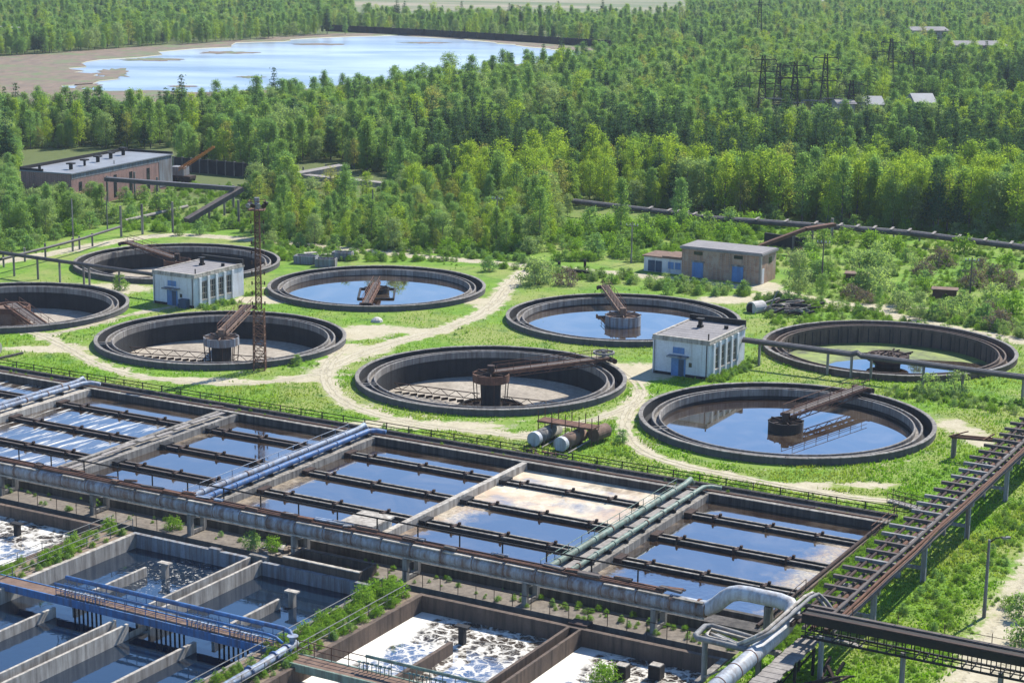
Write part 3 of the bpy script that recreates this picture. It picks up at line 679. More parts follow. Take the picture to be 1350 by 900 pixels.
# pipes on the dividers
def rail_uv(parent, name, pts, h=1.0, sp=2.0, mat='rail_grey', r=.03, mids=1):
    m = MB(uv=True); pts = [Vector(p) for p in pts]
    for a, b_ in zip(pts[:-1], pts[1:]):
        for j in range(mids + 1): m.tube([a + Vector((0, 0, h * (j + 1) / (mids + 1))), b_ + Vector((0, 0, h * (j + 1) / (mids + 1)))], r, 5)
        n = max(1, round((b_ - a).length / sp))
        for i in range(n + 1): q = a.lerp(b_, i / n); m.tube([q, q + Vector((0, 0, h))], r, 5)
    return m.build(name, mat, parent)
def divider_pipes(u0, mat, us, r, label, z=1.0, v0=119.8, v1=146.8, rail_u=None, walk=None):
    t = thing('pipe_run', W(u0, 133, .5), label, 'pipe')
    for i, u in enumerate(us):
        m = MB(uv=True); m.tube([(u, v0 - .6, z - .35), (u, v0, z), (u, v1 - .8, z), (u + (.4 if i else .15), v1, z + (.25 if i == 0 else -.1)), (u + (1.3 if i else .2), v1 + .3, z - .2)], r[i], 12)
        p_ = m.build('pipe', mat[i], t, True)
        for q in np.arange(v0 + 2, v1 - 1, 3.1): m = MB(uv=True); m.tube([(u, q, z), (u, q + .12, z)], r[i] + .05, 12); m.build('flange', 'rust_pale' if random.random() < .4 else mat[i], p_)
    for q in np.arange(v0 + 1, v1, 3.1): m = MB(uv=True); m.box(min(us) - .35, max(us) + .35, q - .1, q + .1, .502, z - r[0] * .8); m.build('pipe_saddle', 'concrete_dark', t)
    if rail_u is not None: rail_uv(t, 'handrail', [(rail_u, v0 + .4, .5), (rail_u, v1 - 1.2, .5)], 1.0, 2.4, mat[0], .03)
    if walk: Bx('walkway_grating', 'timber_pale', t, (walk[0], walk[1], v0 + .5, v1 - .6, .62, .70))
    return t
divider_pipes(-134.6, ['pale_blue_paint', 'pale_blue_paint'], (-135.1, -134.1), (.26, .24), 'pair of pale blue pipes on the leftmost basin divider')
divider_pipes(-98.2, ['pale_blue_paint', 'blue_paint'], (-98.75, -97.55), (.28, .26), 'pair of blue pipes with handrail on the basin divider left of the concrete hatch', rail_u=-99.6)
divider_pipes(-62.8, ['green_paint', 'green_paint'], (-63.75, -62.0), (.27, .2), 'pale green pipes flanking a walkway on the basin divider by the cream foam', rail_u=-64.4, walk=(-63.3, -62.3))
# timber on the open divider
t = thing('timber_planks', W(-114.7, 132, .2), 'weathered planks laid along the bare divider in the left basins', 'planks')
for i in range(9):
    v = 122 + i * 2.6 + random.uniform(-.3, .3); m = MB(uv=True); u = -114.75 + random.uniform(-.3, .3)
    m.beam((u + random.uniform(-.1, .1), v, .58), (u + random.uniform(-.1, .1), v + 2.3, .58), .5, .09); m.build('plank', 'timber_pale', t)

# fence on the far side of the upper basins
t = thing('low_rail_fence', W(-100, 149.4, 0), 'dark low rail fence between the rectangular basins and the grass', 'fence')
Bx('toe_board', 'black_steel', t, (-160, -45.3, 149.27, 149.36, 0, .35))
m = MB(uv=True)
for z in (.7, 1.05): m.tube([(-160, 149.32, z), (-44.3, 149.32, z)], .045, 5)
m.build('rail', 'black_steel', t)
m = MB(uv=True)
for u in np.arange(-160, -45, 2.6): m.box(u - .04, u + .04, 149.28, 149.36, .36, 1.1)
m.build('fence_post', 'black_steel', t)
t = thing('rusty_pipe', W(-80, 147.6, .1), 'thin rusty pipe on the gravel strip along the far basin wall', 'pipe')
m = MB(uv=True); m.tube([(-150, 147.3, .3), (-100, 147.4, .3), (-46, 147.3, .3)], .13, 8); m.build('pipe_body', 'rust', t)
m = MB(uv=True)
for u in np.arange(-148, -46, 4.): m.box(u - .15, u + .15, 147.1, 147.6, .122, .24)
m.build('pipe_block', 'concrete', t)
# edge pipe on the right end wall
t = thing('edge_pipe', W(-45.7, 132, .2), 'rusty pipe and rail along the right end of the basins by the weeds', 'pipe')
m = MB(uv=True); m.tube([(-45.75, 118.5, .45), (-45.6, 145.5, .45)], .14, 8); m.build('pipe_body', 'rust_dark', t)
rail_uv(t, 'handrail', [(-45.45, 119, .25), (-45.45, 127.5, .25)], 1.0, 2.1, 'rust_dark'); rail_uv(t, 'handrail', [(-45.4, 142.6, .25), (-45.3, 149.0, .25)], 1.0, 2.1, 'rust')
# debris strips on the gravel strip
for i, u in enumerate((-142, -131, -121, -108, -103, -91, -84, -77, -71, -67, -56, -51)):
    m = MB(uv=True); L = random.uniform(1.5, 4)
    m.beam((u, 146.9 + random.uniform(0, 1.2), .2), (u + L, 147.2 + random.uniform(0, 1.2), .22), .35, .12)
    tag(m.build('loose_plank', random.choice(['timber', 'timber_pale', 'rust', 'tar'])), 'loose old board on the gravel strip behind the far basin wall', 'board', 'boards on the gravel strip')

# ------------------------------------------------------------------ conduit
structure(Bx('walkway', 'gravel', None, (PU0, -45.42, 114.75, 117.74, WB, -.4)))
cdn = thing('conduit', W(-90, 116, -.4), 'long rusty grey box conduit on concrete frames crossing the basins', 'conduit')
CU0, CU1 = -142., -48.6
us = np.arange(CU0, CU1 - .5, 2.75); us = list(us) + [CU1]
m = MB(uv=True)
m.tube([(u, 115.8, 2.0) for u in us], .55, 28)
m.build('duct', 'duct_skin', cdn, True)
for a, b_ in zip(us[:-1], us[1:]):
    if random.random() < .85: m = MB(uv=True); m.box(a + .15, b_ - .15, 115.36, 115.72, 2.50 + random.uniform(-.02, .02), 2.58 + random.uniform(-.01, .03)); m.build('cover_strip', random.choice(['concrete_pale', 'concrete', 'concrete_pale']), cdn)
for a in us: m = MB(uv=True); m.tube([(a - .03, 115.8, 2.0), (a + .04, 115.8, 2.0)], .57, 28); m.build('duct_joint', 'rust_pale', cdn)
m = MB(uv=True); m.box(CU0, CU1, 115.3, 115.5, 1.4, 1.52); m.box(CU0, CU1, 116.1, 116.3, 1.4, 1.52); m.build('bottom_flange', 'concrete_pale', cdn)
for u in np.arange(-126.5, -50, 10.6) - .2:
    m = MB(uv=True); m.box(u - .2, u + .2, 115.2, 115.6, -.4, 1.39); m.box(u - .2, u + .2, 116.9, 117.3, -.4, 1.39); m.box(u - .2, u + .2, 115.6, 116.9, 1.0, 1.39); m.box(u - .19, u + .19, 115.6, 116.9, -.3, .0)
    m.build('support_frame', 'concrete', cdn)
m = MB(uv=True); m.tube([(CU0, 117.0, 3.6), (CU1 - 5, 117.0, 3.6)], .07, 6)
for u in np.arange(CU0, CU1 - 5, 3.8): m.tube([(u, 117.0, 2.5), (u, 117.0, 3.6)], .06, 6)
m.build('handrail', 'black_steel', cdn)
t = thing('rusty_pipe_bundle', W(-90, 116.1, 2.5), 'rusty thin pipes and scrap lying on top of the long conduit', 'pipes')
m = MB(uv=True)
for v, z, r in ((115.75, 2.66, .09), (116.0, 2.64, .11), (116.3, 2.67, .13), (116.55, 2.62, .08)):
    m.tube([(u, v + random.uniform(-.05, .05), z + random.uniform(0, .05)) for u in np.arange(CU0, CU1 - 1, 6.)], r, 6)
m.build('pipe', 'rust', t)
for i in range(44):
    u = random.uniform(-128, CU1 - 3); m = MB(uv=True); L = random.uniform(.6, 2.4); v = random.uniform(115.8, 116.5)
    m.beam((u, v, 2.84), (u + L, v + random.uniform(-.25, .25), 2.86 + random.uniform(-.04, .08)), random.uniform(.15, .5), random.uniform(.06, .2)); m.build('scrap_plate', random.choice(['rust', 'rust_pale', 'concrete_blue', 'timber', 'rust_dark', 'pale_blue_paint']), t)

# ------------------------------------------------------------------ the lower basins
LW = -1.2
lb = thing('aeration_basin_block', W(-85, 100, -1), 'deep concrete basins in the foreground with double partition walls', 'basin')
for bb, mt in (((-98.6, -86.75, 112.35, 112.75, WB, 0.), 'concrete_blue'), ((-85.35, -74.6, 112.35, 112.75, WB, -.12), 'concrete_blue'), ((-90.6, -89.5, 112.34, 112.76, WB, .16), 'concrete_blue'), ((-125, -101.6, 112.35, 112.75, WB, 0), 'concrete_brown'), ((-70.7, -46.05, 112.35, 112.75, WB, 0), 'concrete_brown')): Bx('back_wall', mt, lb, bb)
Bx('channel_bed', 'tar', lb, (PU0, -45.42, 112.76, 114.74, WB, -1.9))
Bx('side_wall', 'concrete_pale', lb, (-98.6, -98.2, PV0, 112.34, WB, .02)); Bx('side_wall', 'concrete_brown', lb, (-101.9, -101.6, PV0, 112.34, WB, .0), (-70.7, -70.3, PV0, 112.34, WB, 0))
Bx('side_wall', 'concrete', lb, (-74.6, -74.2, PV0, 112.34, WB, -.1)); Bx('side_wall', 'concrete', lb, (-46.04, -45.55, PV0, 112.75, WB, 0))
Bx('double_partition', 'concrete_pale', lb, (-86.74, -86.52, PV0, 96.6, WB, .02), (-86.74, -86.52, 98.9, 112.6, WB, .02), (-85.6, -85.36, PV0, 96.6, WB, -.05), (-85.6, -85.36, 98.9, 112.6, WB, -.05), (-86.51, -85.61, PV0, 112.3, WB, -.85))
Bx('double_partition', 'concrete_brown', lb, (-57.95, -57.72, PV0, 112.34, WB, .02), (-57.0, -56.78, PV0, 112.34, WB, 0), (-57.71, -57.01, PV0, 112.34, WB, -1.0))
Bx('gate_head', 'concrete', lb, (-86.9, -85.2, 112.76, 113.3, WB, .15)); Bx('gate_head', 'rust_dark', lb, (-58.1, -56.6, 112.76, 113.8, WB, .15))
Bx('baffle_wall', 'concrete_pale', lb, (-93.15, -92.9, PV0, 97.2, WB, -.45), (-93.15, -92.9, 99.2, 107.5, WB, -.45))
Bx('baffle_wall', 'concrete_pale', lb, (-79.95, -79.68, PV0, 97.2, WB, -.45), (-79.95, -79.68, 99.2, 107.2, WB, -.45))
bq = toUV(at(595, 847, -.5))
Bx('baffle_wall', 'concrete_brown', lb, (bq[0] - .15, bq[0] + .15, PV0, bq[1], WB, -.4))
wsheet(-125, -101.9, PV0, 112.35, -1.0, 'water_foam_left', (-110, 105)); wsheet(-98.2, -86.74, PV0, 112.35, LW, 'water_swirl', (-90.3, 108.5)); wsheet(-86.52, -85.6, PV0, 112.35, -.84, 'water_lower')
wsheet(-85.36, -74.6, PV0, 112.35, LW, 'water_lower'); wsheet(-70.3, -57.95, PV0, 112.35, -1.3, 'water_foam_wide', (-70.3, 112.3)); wsheet(-56.78, -46.04, PV0, 112.35, -1.3, 'water_foam_wide', (-56.78, 112.3))
for (a, b_) in ((-101.6, -98.6), (-74.2, -70.7)): structure(Bx('soil_bank', 'soil', None, (a, b_, PV0, 112.76, WB, -.06)))
# T shaped pedestals
for (u, v, mt, lab) in ((-91.4, 107.9, 'concrete_pale', 'white topped concrete pedestal standing in the swirling water'), (-79.1, 107.9, 'concrete_pale', 'white topped concrete pedestal standing in the still dark water'),
                        (-108.3, 109.2, 'concrete_dark', 'dark pedestal standing in white foam near the left edge'), (-64.4, 108.4, 'concrete_dark', 'dark pedestal standing in the foam beside the plant covered bank'), (-111.2, 104.2, 'concrete_dark', 'dark stump in the foam at the left edge of the photo')):
    t = thing('pedestal', W(u, v, -1.3), lab, 'pedestal', 'pedestals in the foreground basins')
    Bx('column', mt, t, (u - .22, u + .22, v - .22, v + .22, WB, -.02)); Bx('cap_slab', mt, t, (u - .55, u + .55, v - .28, v + .28, -.018, .10))
for i, (px, py) in enumerate(((820, 893), (865, 893))):
    q = toUV(at(px, py, -1.3)); t = thing('aerator_box', W(q[0], q[1], -1.3), ('dark box in the foam beside the reeds at the bottom edge', 'dark box in the foam nearer the pipe, at the bottom edge')[i], 'aerator')
    Bx('housing', 'tar', t, (q[0] - .45, q[0] + .45, q[1] - .4, q[1] + .4, -2., -.35)); Bx('cap', 'concrete_pale', t, (q[0] - .4, q[0] + .4, q[1] - .35, q[1] + .35, -.349, -.28))

# blue foot bridge with its pipe
fb = thing('foot_bridge', W(-85, 98, .3), 'blue foot bridge over dark water with rusty deck and pipe handrail', 'foot bridge')
Bx('deck', 'rust_pale', fb, (-101.8, -71.6, 97.55, 98.75, .20, .28))
Bx('side_beam', 'blue_paint', fb, (-101.8, -71.6, 97.4, 97.52, -.25, .33), (-101.8, -71.6, 98.78, 98.9, -.25, .33))
m = MB(uv=True); m.tube([(-93.2, 98.75, 1.35), (-73.2, 98.75, 1.35), (-72.6, 98.65, 1.3), (-72.2, 98.4, 1.05), (-72.05, 98.2, .65)], .17, 10)
m.tube([(-93.2, 97.5, 1.25), (-73.6, 97.5, 1.25), (-72.9, 97.5, 1.15), (-72.4, 97.6, .8)], .11, 8); m.build('rail_pipe', 'blue_paint', fb, True)
m = MB(uv=True)
for u in np.arange(-93.1, -72.8, .95):
    for v in (97.5, 98.75): m.tube([(u, v, .28), (u, v, 1.3)], .03, 5)
for v in (97.5, 98.75): m.tube([(-93.1, v, .78), (-73, v, .78)], .025, 5)
m.build('railing', 'blue_paint', fb)
for g0, n in ((-93.0, 7), (-90.6, 6), (-81.0, 8), (-77.2, 8)):
    for i in range(n):
        u = g0 + i * .34; m = MB(uv=True); m.tube([(u, 98.45, .29), (u, 98.45, .95)], .035, 5); m.tube([(u, 98.45, .95), (u, 98.45, 1.0)], .14, 10); m.tube([(u, 97.9, .29), (u, 97.9, .75)], .035, 5); m.tube([(u, 97.9, .75), (u, 97.9, .8)], .14, 10)
        m.build('valve_wheel', 'pale_blue_paint', fb)
for g0 in (-91.7, -83.9, -78.2):
    m = MB(uv=True)
    for i in range(7): u = g0 + i * .42; m.tube([(u, 97.9, -2.4), (u, 97.9, .19)], .075, 6)
    m.build('pipe_grille', 'black_steel', fb)
t = thing('blue_pipe', W(-71.7, 94, .4), 'thick pale blue pipe running from the foot bridge towards the viewer', 'pipe')
m = MB(uv=True); m.tube([(-72.05, 98.6, .5), (-71.95, 97.6, .55), (-71.75, 94, .5), (-71.5, 84, .45)], .31, 16); p_ = m.build('pipe_body', 'pale_blue_paint', t, True)
for v in (97.4, 95.9, 93.0): m = MB(uv=True); m.tube([(-71.93 + (97.4 - v) * .04, v, .53), (-71.93 + (97.4 - v) * .04, v - .14, .53)], .42, 16); m.build('flange', 'blue_paint', p_)
m = MB(uv=True); m.tube([(-72.05, 98.25, .5), (-72.05, 98.25, 1.15)], .22, 12); m.tube([(-72.05, 98.25, 1.15), (-72.05, 98.25, 1.22)], .4, 14); m.build('valve', 'pale_blue_paint', t)
# plank bridge over the foam
t = thing('plank_bridge', W(-62, 97.4, .2), 'brown plank bridge with green pipe rail over the foaming basins', 'foot bridge')
Bx('deck', 'rust_pale', t, (-71.5, -46.2, 96.3, 97.7, .12, .22)); Bx('side_beam', 'green_paint', t, (-71.5, -46.2, 96.12, 96.28, -.3, .26), (-71.5, -46.2, 97.72, 97.86, -.3, .26))
m = MB(uv=True); m.tube([(-65.6, 97.75, 1.25), (-46.5, 97.75, 1.25)], .12, 8); m.build('rail_pipe', 'green_paint', t, True)
rail_uv(t, 'railing', [(-71.3, 97.75, .22), (-65.6, 97.75, .22)], 1.0, 1.5, 'rust', .035); rail_uv(t, 'railing', [(-65.6, 97.75, .22), (-46.5, 97.75, .22)], .95, 1.0, 'green_paint', .03)
for g0, n in ((-66.0, 8), (-62.0, 9)):
    for i in range(n):
        u = g0 + i * .34; m = MB(uv=True); m.tube([(u, 97.5, .23), (u, 97.5, .85)], .035, 5); m.tube([(u, 97.5, .85), (u, 97.5, .9)], .14, 10); m.build('valve_wheel', 'green_paint', t)
for g0 in (-64.8,):
    m = MB(uv=True)
    for i in range(7): u = g0 + i * .42; m.tube([(u, 97.0, -2.4), (u, 97.0, .11)], .08, 6)
    m.build('pipe_grille', 'black_steel', t)
# hand rails on the banks
for u, v0, v1, lab in ((-99.2, 96.5, 113.2, 'thin pale hand rail along the grassy bank beside the left foam basin'), (-101.3, 96.5, 113.0, 'thin hand rail at the very edge of the left foam basin'),
                       (-73.6, 84, 112.0, 'thin hand rail along the bushy bank, on the dark water side'), (-71.3, 84, 111.6, 'thin hand rail along the bushy bank, on the white foam side')):
    t = thing('hand_rail', W(u, (v0 + v1) / 2, 0), lab, 'hand rail')
    rail_uv(t, 'rail', [(u, v0, -.05), (u, v1, -.05)], .95, 2.6, 'rail_grey', .035)
t = thing('hand_rail', W(-62, 114.8, -.4), 'thin rusty hand rail beside the walkway under the conduit', 'hand rail')
rail_uv(t, 'rail', [(-84.5, 114.82, -.4), (-48, 114.82, -.4)], 1.0, 1.6, 'rust_dark', .03, 0); rail_uv(t, 'rail', [(-118, 114.82, -.4), (-98, 114.82, -.4)], .95, 2.2, 'rust_dark', .03, 0)
# open chamber under the conduit
t = thing('concrete_tub', W(-82, 114, -.3), 'open rust stained concrete chamber under the conduit left of the green bushes', 'concrete chamber')
Bx('tub_wall', 'concrete_brown', t, (-83.6, -76.4, 112.9, 113.15, WB, .45), (-83.6, -83.35, 113.16, 115.1, WB, .45), (-76.65, -76.4, 113.16, 115.1, WB, .45), (-83.6, -76.4, 115.11, 115.4, WB, .5))
Bx('tub_rim', 'concrete_pale', t, (-83.65, -76.35, 112.85, 113.2, .452, .53))
t = thing('rubble_heap', W(-85, 115.6, -.4), 'heap of broken concrete on the walkway under the conduit', 'rubble')
for i in range(16):
    u, v = random.uniform(-87.6, -84), random.uniform(114.9, 116.6); s = random.uniform(.15, .4); m = MB(org=W(u, v, -.4 + s * .4), ang=random.uniform(0, 3)); m.box(-s, s, -s * .7, s * .7, -s * .5, s * .5); m.build('block', random.choice(['concrete_pale', 'concrete', 'soil']), t)

# ------------------------------------------------------------------ big pipe, thin pipes, ramp at the right end
bp = thing('insulated_pipe', W(-42, 112, 0), 'thick silvery pipe that rises from the conduit end and turns towards the viewer', 'pipe')
path = [(-51.5, 115.9, 2.02), (-49.2, 115.9, 2.02), (-48.5, 115.9, 2.1), (-47.9, 115.9, 2.5), (-47.3, 115.9, 3.1), (-46.8, 115.9, 3.5), (-46.2, 115.9, 3.7), (-45.4, 115.9, 3.74), (-43.2, 115.9, 3.7), (-42.4, 115.8, 3.6), (-41.95, 115.4, 3.4), (-41.85, 114.6, 3.1), (-41.8, 113.4, 2.86), (-41.8, 112, 2.8), (-41.8, 90, 2.8)]
P3 = [Vector(p) for p in path]
m = MB(uv=True); m.tube(P3, .56, 24); p_ = m.build('pipe_body', 'pipe_silver', bp, True)
for v in (107.2, 104.6, 102.0, 99.5, 97.): m = MB(uv=True); m.tube([(-41.8, v, 2.8), (-41.8, v - .09, 2.8)], .585, 24); m.build('band', 'rust', p_)
m = MB(uv=True); m.tube([(-49.3, 115.9, 2.02), (-49.15, 115.9, 2.02)], .64, 24); m.build('band', 'rust', p_)
for v in (110.5, 103.5):
    m = MB(uv=True); m.box(-42.6, -42.3, v - .15, v + .15, -1, 2.3); m.box(-41.3, -41.0, v - .15, v + .15, -1, 2.3); m.box(-42.7, -40.9, v - .2, v + .2, 2.0, 2.26); m.build('support_frame', 'concrete', bp)
m = MB(uv=True); m.box(-44.2, -43.7, 115.6, 116.2, -.4, 3.16); m.build('support_frame', 'concrete', bp)
t = thing('thin_pipe_pair', W(-40.8, 110, 3), 'pair of thin pale pipes stepping over the thick silvery pipe', 'pipe')
for k, (du, dz) in enumerate(((0, 0), (.45, .05))):
    m = MB(uv=True); m.tube([(-45.6 + du, 109.6, 2.9), (-43.2 + du, 108.3, 3.05), (-41.9 + du, 108.2, 3.9 + dz), (-41.6 + du, 109.4, 4.0 + dz), (-41.4 + du, 116.0, 4.3 + dz), (-41.2 + du, 117.0, 4.3), (-40.7 + du, 117.1, 3.9), (-39.4 + du, 116.0, 3.3)], .14, 8); m.build('pipe', 'rail_grey' if k else 'concrete_pale', t, True)
t = thing('pipe_loop', W(-44, 109.5, 3), 'rectangular loop of thin pipes on a tall post by the thick pipe', 'pipe')
m = MB(uv=True); m.tube([(-42.3, 108.1, 2.95), (-46.0, 108.2, 3.0), (-46.3, 108.6, 3.0), (-46.4, 110.4, 3.0), (-46.0, 110.7, 3.0), (-42.4, 110.5, 2.8)], .2, 10); m.build('pipe', 'rail_grey', t, True)
m = MB(uv=True); m.tube([(-42.4, 108.7, 2.95), (-45.4, 108.7, 3.0), (-45.7, 109.0, 3.0), (-45.8, 110.1, 3.0), (-42.4, 110.0, 2.8)], .13, 8); m.build('pipe', 'concrete_pale', t, True)
m = MB(uv=True); m.tube([(-45.5, 108.4, -2.8), (-45.5, 108.4, 2.85)], .2, 10); m.build('post', 'rail_grey', t)
m = MB(uv=True); m.beam((-45.5, 108.2, .3), (-43.0, 107.5, 1.9), .12); m.build('brace', 'rail_grey', t)
rp = thing('timber_ramp', W(-39.6, 108, 0), 'weathered grey boardwalk on dark trestles beside the thick silvery pipe', 'boardwalk')
m = MB(uv=True); zz = lambda v: 2.3 - max(0, v - 113.2) ** 2 * .10
v = 90.
while v < 116.4:
    sk = .10 * math.sin(v * 3.1); du = max(0, v - 112.5) ** 1.6 * .22
    m.box(-40.75 + du + sk * .4, -39.3 + du + sk, v, v + .40, zz(v) - .04, zz(v) + .02 + random.uniform(0, .03)); v += .44
m.build('board', 'timber_pale', rp)
m = MB(uv=True)
for u in (-40.5, -39.6): m.beam((u, 90, 2.1), (u, 113.4, 2.1), .15, .22)
m.build('bearer', 'tar', rp)
for v in (113, 109.5, 106, 102.5, 99):
    m = MB(uv=True); m.beam((-40.5, v, 0), (-40.5, v, 2.), .18); m.beam((-39.5, v, 0), (-39.5, v, 2.), .18); m.beam((-40.5, v, .3), (-39.5, v, 1.8), .1); m.build('trestle_leg', 'tar', rp)
for i in range(26):
    u, v = random.uniform(-39.2, -36.5), random.uniform(104, 114); m = MB(uv=True); a = random.uniform(0, 3.1); L = random.uniform(.8, 2.6)
    m.beam((u, v, random.uniform(.1, .9)), (u + L * math.cos(a), v + L * math.sin(a), random.uniform(.2, 1.3)), random.uniform(.1, .25))
    tag(m.build('scrap_timber', random.choice(['tar', 'rust_dark', 'timber', 'tar'])), 'dark scrap timber heaped in the shade under the boardwalk', 'timber', 'scrap under the boardwalk')

# ------------------------------------------------------------------ ladder-like pipe trestle
tr = thing('pipe_trestle', W(-39.6, 145, 0), 'long ladder like pipe trestle climbing away over the right meadow', 'pipe trestle')
TV0, TV1, TZ = 112.6, 186., 3.6
m = MB(uv=True); m.box(-41.15, -40.95, TV0, TV1, TZ - .3, TZ + .02); m.box(-38.75, -38.5, TV0, TV1, TZ - .34, TZ + .04); m.build('long_beam', 'rust_dark', tr)
for i, v in enumerate(np.arange(TV0 + 1, TV1, 2.25)):
    m = MB(uv=True); e = random.uniform(0, .5); m.box(-41.9 + e, -38.45, v - .14, v + .14, TZ + .03, TZ + .30); m.build('sleeper', random.choice(['timber', 'timber', 'rail_grey']), tr)
for u, z, r, mt in ((-40.6, TZ + .12, .11, 'rust_dark'), (-38.75, TZ + .46, .11, 'timber'), (-39.2, TZ + .12, .09, 'rust_dark'), (-40.15, TZ - .2, .14, 'timber'), (-38.0, TZ + .35, .07, 'rust'), (-38.35, TZ + .22, .10, 'rust'), (-38.15, TZ - .1, .13, 'timber'), (-39.6, TZ - .12, .16, 'rust')):
    m = MB(uv=True); m.tube([(u + random.uniform(-.05, .05), v, z + random.uniform(-.03, .03)) for v in np.arange(TV0, TV1 + 1, 6)], r, 8); m.build('pipe', mt, tr)
for i, v in enumerate(np.arange(TV0 + 1.4, TV1, 2.25)):
    m = MB(uv=True); m.tube([(-38.95, v, TZ + .2), (-38.95, v + random.uniform(1.1, 1.6), TZ + .2)], .17, 10); m.build('pipe_shell', random.choice(['timber_pale', 'rail_grey', 'rail_grey', 'timber']), tr)
m = MB(uv=True)
for i, v in enumerate(np.arange(TV0 + 1, TV1 - 3, 2.25)):
    if random.random() < .7: m.beam((-40.9, v, TZ - .1), (-38.7, v + 2.25, TZ - .1), .08)
m.build('cross_brace', 'rust', tr)
for v in (122.8, 134.9, 147, 159.2, 171.4, 183.5):
    m = MB(uv=True)
    for u in (-40.6, -38.6): m.box(u - .18, u + .18, v - .18, v + .18, -.3, TZ - .34)
    m.box(-41.0, -38.2, v - .2, v + .2, TZ - .7, TZ - .35); m.box(-40.42, -38.78, v - .12, v + .12, 1.0, 1.25); m.build('support_frame', 'concrete_blue', tr)
t = thing('pipe_stub', W(-44, 170.6, 0), 'short rusty pipe branch on a post joining the pipe trestle from the left', 'pipe')
for dv in (0, .7):
    m = MB(uv=True); m.tube([(-46.9, 170.2 + dv, 2.1), (-41.2, 170.6 + dv, 2.3)], .14, 8); m.build('pipe', 'rust', t)
m = MB(uv=True); m.tube([(-46.6, 170.5, -.2), (-46.6, 170.5, 2.0)], .25, 10); m.build('post', 'concrete', t)
m = MB(uv=True); m.beam((-46.9, 169.6, 2.3), (-45.6, 171.6, 2.5), .1); m.beam((-43.6, 169.6, 2.4), (-43.2, 171.9, 2.5), .12); m.build('brace', 'rust', t)
t = thing('stair_rail', W(-45.5, 153.3, 0), 'small rusty stairway with rails at the corner of the basins', 'stairs')
m = MB(uv=True)
for i in range(7): q = i / 6; m.box(-47.2 + q * 3.6 - .25, -47.2 + q * 3.6 + .25, 153.6 - q * 2.0 - .4, 153.6 - q * 2.0 + .5, .05 + .02 * i, .16 + .05 * i)
m.build('step', 'timber_pale', t); rail_uv(t, 'rail', [(-47.3, 154.2, .05), (-43.4, 152.1, .4)], .9, .8, 'rust', .03); rail_uv(t, 'rail', [(-47.5, 153.2, .05), (-43.6, 151.1, .4)], .9, .8, 'rust_dark', .03)

# ------------------------------------------------------------------ dark conveyor bridge at lower right
cb = thing('conveyor_bridge', W(-30, 111.8, 0), 'black conveyor bridge crossing the lower right corner on tall posts', 'conveyor bridge')
CB0, CB1 = -39.8, -14.
Bx('gallery', 'black_steel', cb, (CB0, CB1, 111.1, 112.6, 4.35, 4.9)); Bx('top_strip', 'timber', cb, (CB0, CB1, 112.1, 112.4, 4.905, 5.02)); Bx('top_strip', 'rust_dark', cb, (CB0, CB1, 111.15, 111.4, 4.905, 4.99))
m = MB(uv=True); m.beam((CB0, 111.15, 3.4), (CB1, 111.15, 3.4), .13); m.beam((CB0, 112.55, 3.4), (CB1, 112.55, 3.4), .13)
m.beam((CB0, 111.15, 3.75), (CB1, 111.15, 3.75), .06); m.beam((CB0, 112.55, 3.85), (CB1, 112.55, 3.85), .06)
for u in np.arange(CB0 + .3, CB1, .62):
    m.beam((u, 111.15, 3.4), (u, 111.15, 4.36), .06); m.beam((u, 112.55, 3.4), (u, 112.55, 4.36), .06)
    if random.random() < .6: m.beam((u, 111.15, 3.42), (u, 112.55, 3.42), .07)
m.build('lower_truss', 'black_steel', cb)
m = MB(uv=True)
for u in np.arange(CB0 + 3, CB1, 3.1): m.tube([(u, 112.6, 4.9), (u, 112.6, 5.6)], .03, 5)
m.tube([(-30, 112.6, 5.35), (CB1, 112.6, 5.35)], .02, 4); m.build('rail_stub', 'rust', cb)
for u in (-38.6, -33.0, -26.6, -20.2):
    m = MB(uv=True); m.tube([(u, 111.9, -.2), (u, 111.9, 3.4)], .18, 10); m.build('post', 'concrete_blue', cb)

# ------------------------------------------------------------------ lamp posts and poles
def pole(p, h, label, arm=None, cat='utility pole', nm='utility_pole', r=.13, mat='concrete', xarm=False):
    t = thing(nm, p, label, cat, None); m = MB(); m.tube([p + Vector((0, 0, -.2)), p + Vector((0, 0, h))], r, 8, r2=r * .65); m.build('mast', mat, t)
    if arm:
        a = Vector(arm); m = MB(); m.tube([p + Vector((0, 0, h - .25)), p + Vector((0, 0, h + .1)) + a * .4, p + a + Vector((0, 0, h + .15))], .05, 6); ar = m.build('arm', 'black_steel', t)
        m = MB(); q = p + a + Vector((0, 0, h + .08)); m.beam(q - a.normalized() * .3, q + a.normalized() * .35, .26, .14); m.build('lamp_head', 'rail_grey', t)
    if xarm:
        m = MB(); m.beam(p + Vector((-.9, .3, h - .5)), p + Vector((.9, -.3, h - .5)), .1); ar = m.build('crossarm', 'timber', t)
        m = MB()
        for q in (-.8, -.3, .3, .8): m.tube([p + Vector((q, -q / 3, h - .45)), p + Vector((q, -q / 3, h - .2))], .06, 6)
        m.build('insulator', 'whitewash', t)
    return t
pole(Vector((35.05, 129.2, 0)), 6.0, 'green grey lamp post with short arm beside the sandy lane', (1.25, .25, 0), 'lamp post', 'lamp_post', .15, 'concrete_blue')
